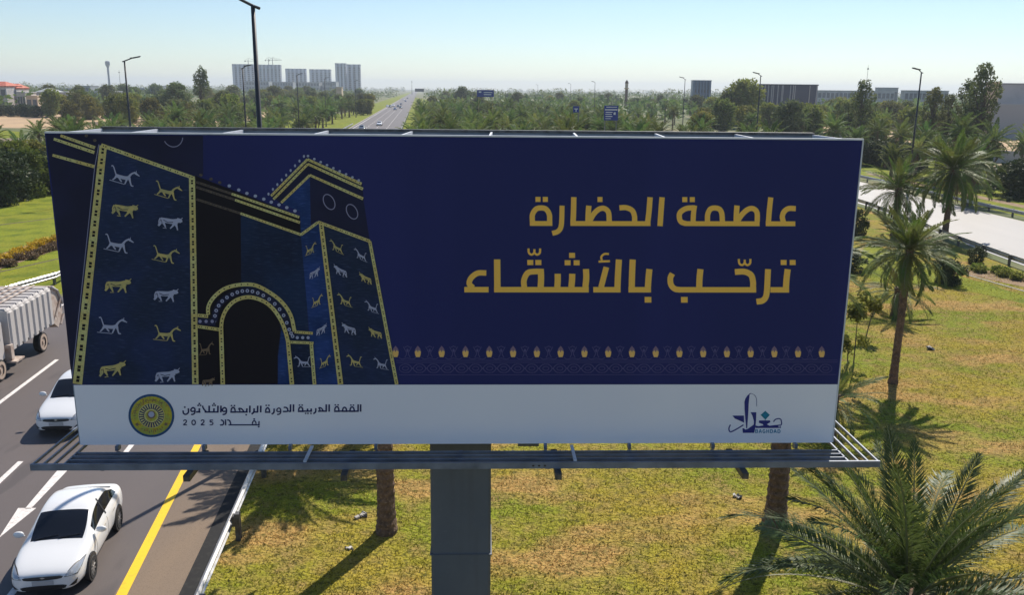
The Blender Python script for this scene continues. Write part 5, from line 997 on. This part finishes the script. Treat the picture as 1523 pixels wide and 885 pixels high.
# right side
bldg('box_building', 1030, 1057, 120.5, 520, 6, 'blue-grey box building with fine vertical lines above the palms', 'bblue', 0, 0, 0, 6, 'bblue')
_, X, H, W_ = bldg('striped_hall', 1131, 1215, 127, 330, 5, 'long dark blue hall with pale vertical stripes above the palms', 'bdark')
r_ = _; 
for i, f in enumerate((.02, .07, .13, .19, .22, .30, .37, .39, .52, .57, .60, .86, .985)): mb = MB(); mb.box((-W_/2+W_*f-.14, -.16, 0), (-W_/2+W_*f+.14, -.005, H)); mb.obj('pale_stripe', M['bwhite'], r_)
bldg('long_hall', 1216, 1330, 135.5, 560, 6, 'long low pale hall behind the trees right of the striped hall', 'bwhite', 2, 18, 2); bldg('roof_block', 1305, 1335, 131, 600, 5, 'small raised block on the far side of the long hall', 'bgrey', 1, 5, 3)
bldg('long_hall', 1345, 1410, 135.5, 480, 5, 'pale hall between the lamp post and the dark trees', 'bwhite', 2, 10, 2); bldg('white_hall', 1480, 1600, 126.5, 255, 5, 'big white hall with a grey roof band at the right edge', 'bwhite', 0, 0, 0, 0, roof='bgrey')
_, X, H, W_ = bldg('entrance_block', 1474, 1484, 124, 250, 4, 'narrow cream block at the left end of the white hall', 'bcream')
mb = MB(); mb.box((-7, 0, 0), (26, .3, 9.4)); mb.obj('grey_panel_wall', M['bgrey'], label='grey lower wall of panels before the white hall', cat='wall').location = (XY(1512, 246, 5), 246, 0)
# boundary walls on the right
def wall(px0, px1, Y0, Y1, h, m, label, name='boundary_wall'):
    A = Vector((XY(px0, Y0, 1), Y0, 0)); B = Vector((XY(px1, Y1, 1), Y1, 0)); L = (B-A).length; root = empty(name, A, math.atan2((B-A).y, (B-A).x), label=label, cat='wall'); n = max(1, int(L/4)); mb = MB(); mb.box((0, -.1, 0), (L/n-.03, .1, h)); me = mb.me('wall_panel', M[m]); mb = MB(); mb.box((-.14, -.16, 0), (.14, .16, h+.12)); pm = mb.me('pier', M[m])
    for i in range(n): link('wall_panel', me, root, (L/n*i, 0, 0)); link('pier', pm, root, (L/n*i, 0, 0))
wall(1180, 1330, 240, 200, 2.0, 'bstone', 'low pale boundary wall seen between the palms above the billboard corner'); wall(1330, 1640, 170, 150, 2.2, 'bstone', 'concrete boundary wall at the right behind the date palms'); wall(120, 330, 260, 330, 1.2, 'bcream', 'low cream wall at the front of the left tree belt')
# left side houses
hs = [('villa', -30, 9, 129.0, 375, 12, 'cream villa with red tiled roof at the left photo edge', 'bstone', 2, 4, 'bred'), ('villa', 9, 24, 132.0, 382, 10, 'narrow pink villa with red roof edge beside the first', 'bstone', 2, 3, 'bred'), ('villa', 24, 36, 137.5, 375, 9, 'small villa with tall white piers beside the red roofs', 'bstone', 1, 3, 'bwhite'), ('villa', 37, 54, 143.0, 367, 9, 'cream house with a dark doorway, second row of the villas', 'bcream', 1, 2, 'bcream'), ('villa', 53, 73, 138.0, 405, 12, 'white house with a low gabled roof right of the villas', 'bwhite', 2, 3, 'bgrey'),
      ('flat_house', 76, 100, 137, 420, 12, 'flat white house behind the broad left palm', 'bwhite', 1, 5, 'bwhite'), ('flat_house', 118, 134, 128, 700, 15, 'hazy grey house above the left tree belt', 'bgrey', 2, 5, None), ('flat_house', 139, 168, 136, 520, 12, 'long low white house left of the left lamp post', 'bwhite', 1, 6, None), ('flat_house', 222, 242, 128, 620, 14, 'grey flats peeping over the trees right of the lamp post', 'bgrey', 3, 5, None), ('flat_house', 196, 214, 131, 800, 14, 'pale distant house right of the left lamp post', 'bwhite', 2, 4, None), ('flat_house', 82, 112, 131, 900, 16, 'distant pale house row above the broad left palm', 'bwhite', 2, 7, None), ('flat_house', 500, 508, 130, 560, 5, 'small pale green kiosk-like house below the rightmost tower block', 'bcream', 0, 0, None)]
for nm_, a, b, yt, Y, D, lb, wl, fl, co, rf in hs:
    r_, X, H, W_ = bldg(nm_, a, b, yt, Y, D, lb, wl, fl, co, .8, roof=rf, cat='house')
    if rf == 'bred' or 'gabled' in lb:
        mb = MB(); h2 = 1.8; mb.add([(-W_/2-.4, -.5, H+.5), (W_/2+.4, -.5, H+.5), (W_/2+.4, D+.5, H+.5), (-W_/2-.4, D+.5, H+.5), (-W_*.2, D/2, H+.5+h2), (W_*.2, D/2, H+.5+h2)], [(0, 1, 5, 4), (1, 2, 5), (2, 3, 4, 5), (3, 0, 4), (0, 3, 2, 1)]); mb.obj('pitched_roof', M[rf], r_)
        for sx in (-.5, -.17, .17, .5): mb = MB(); mb.box((W_*sx-.25, -.55, 0), (W_*sx+.25, -.15, H*.95)); mb.obj('pier', M['bwhite'], r_)

# ------------------------------------------------------------------ haze
hz = bpy.data.materials.new('haze'); hz.use_nodes = True; N_ = hz.node_tree.nodes; N_.clear(); ho = N_.new('ShaderNodeOutputMaterial'); hv = N_.new('ShaderNodeVolumePrincipled')
hv.inputs['Color'].default_value = (.84, .92, 1, 1); hv.inputs['Density'].default_value = .0002; hv.inputs['Anisotropy'].default_value = .2; hz.node_tree.links.new(hv.outputs[0], ho.inputs['Volume'])
mb = MB(); mb.box((-5600, -300, -1), (5600, 8600, 78)); mb.obj('haze', hz, kind='stuff', label='pale dusty air lying over the whole plain', cat='haze')
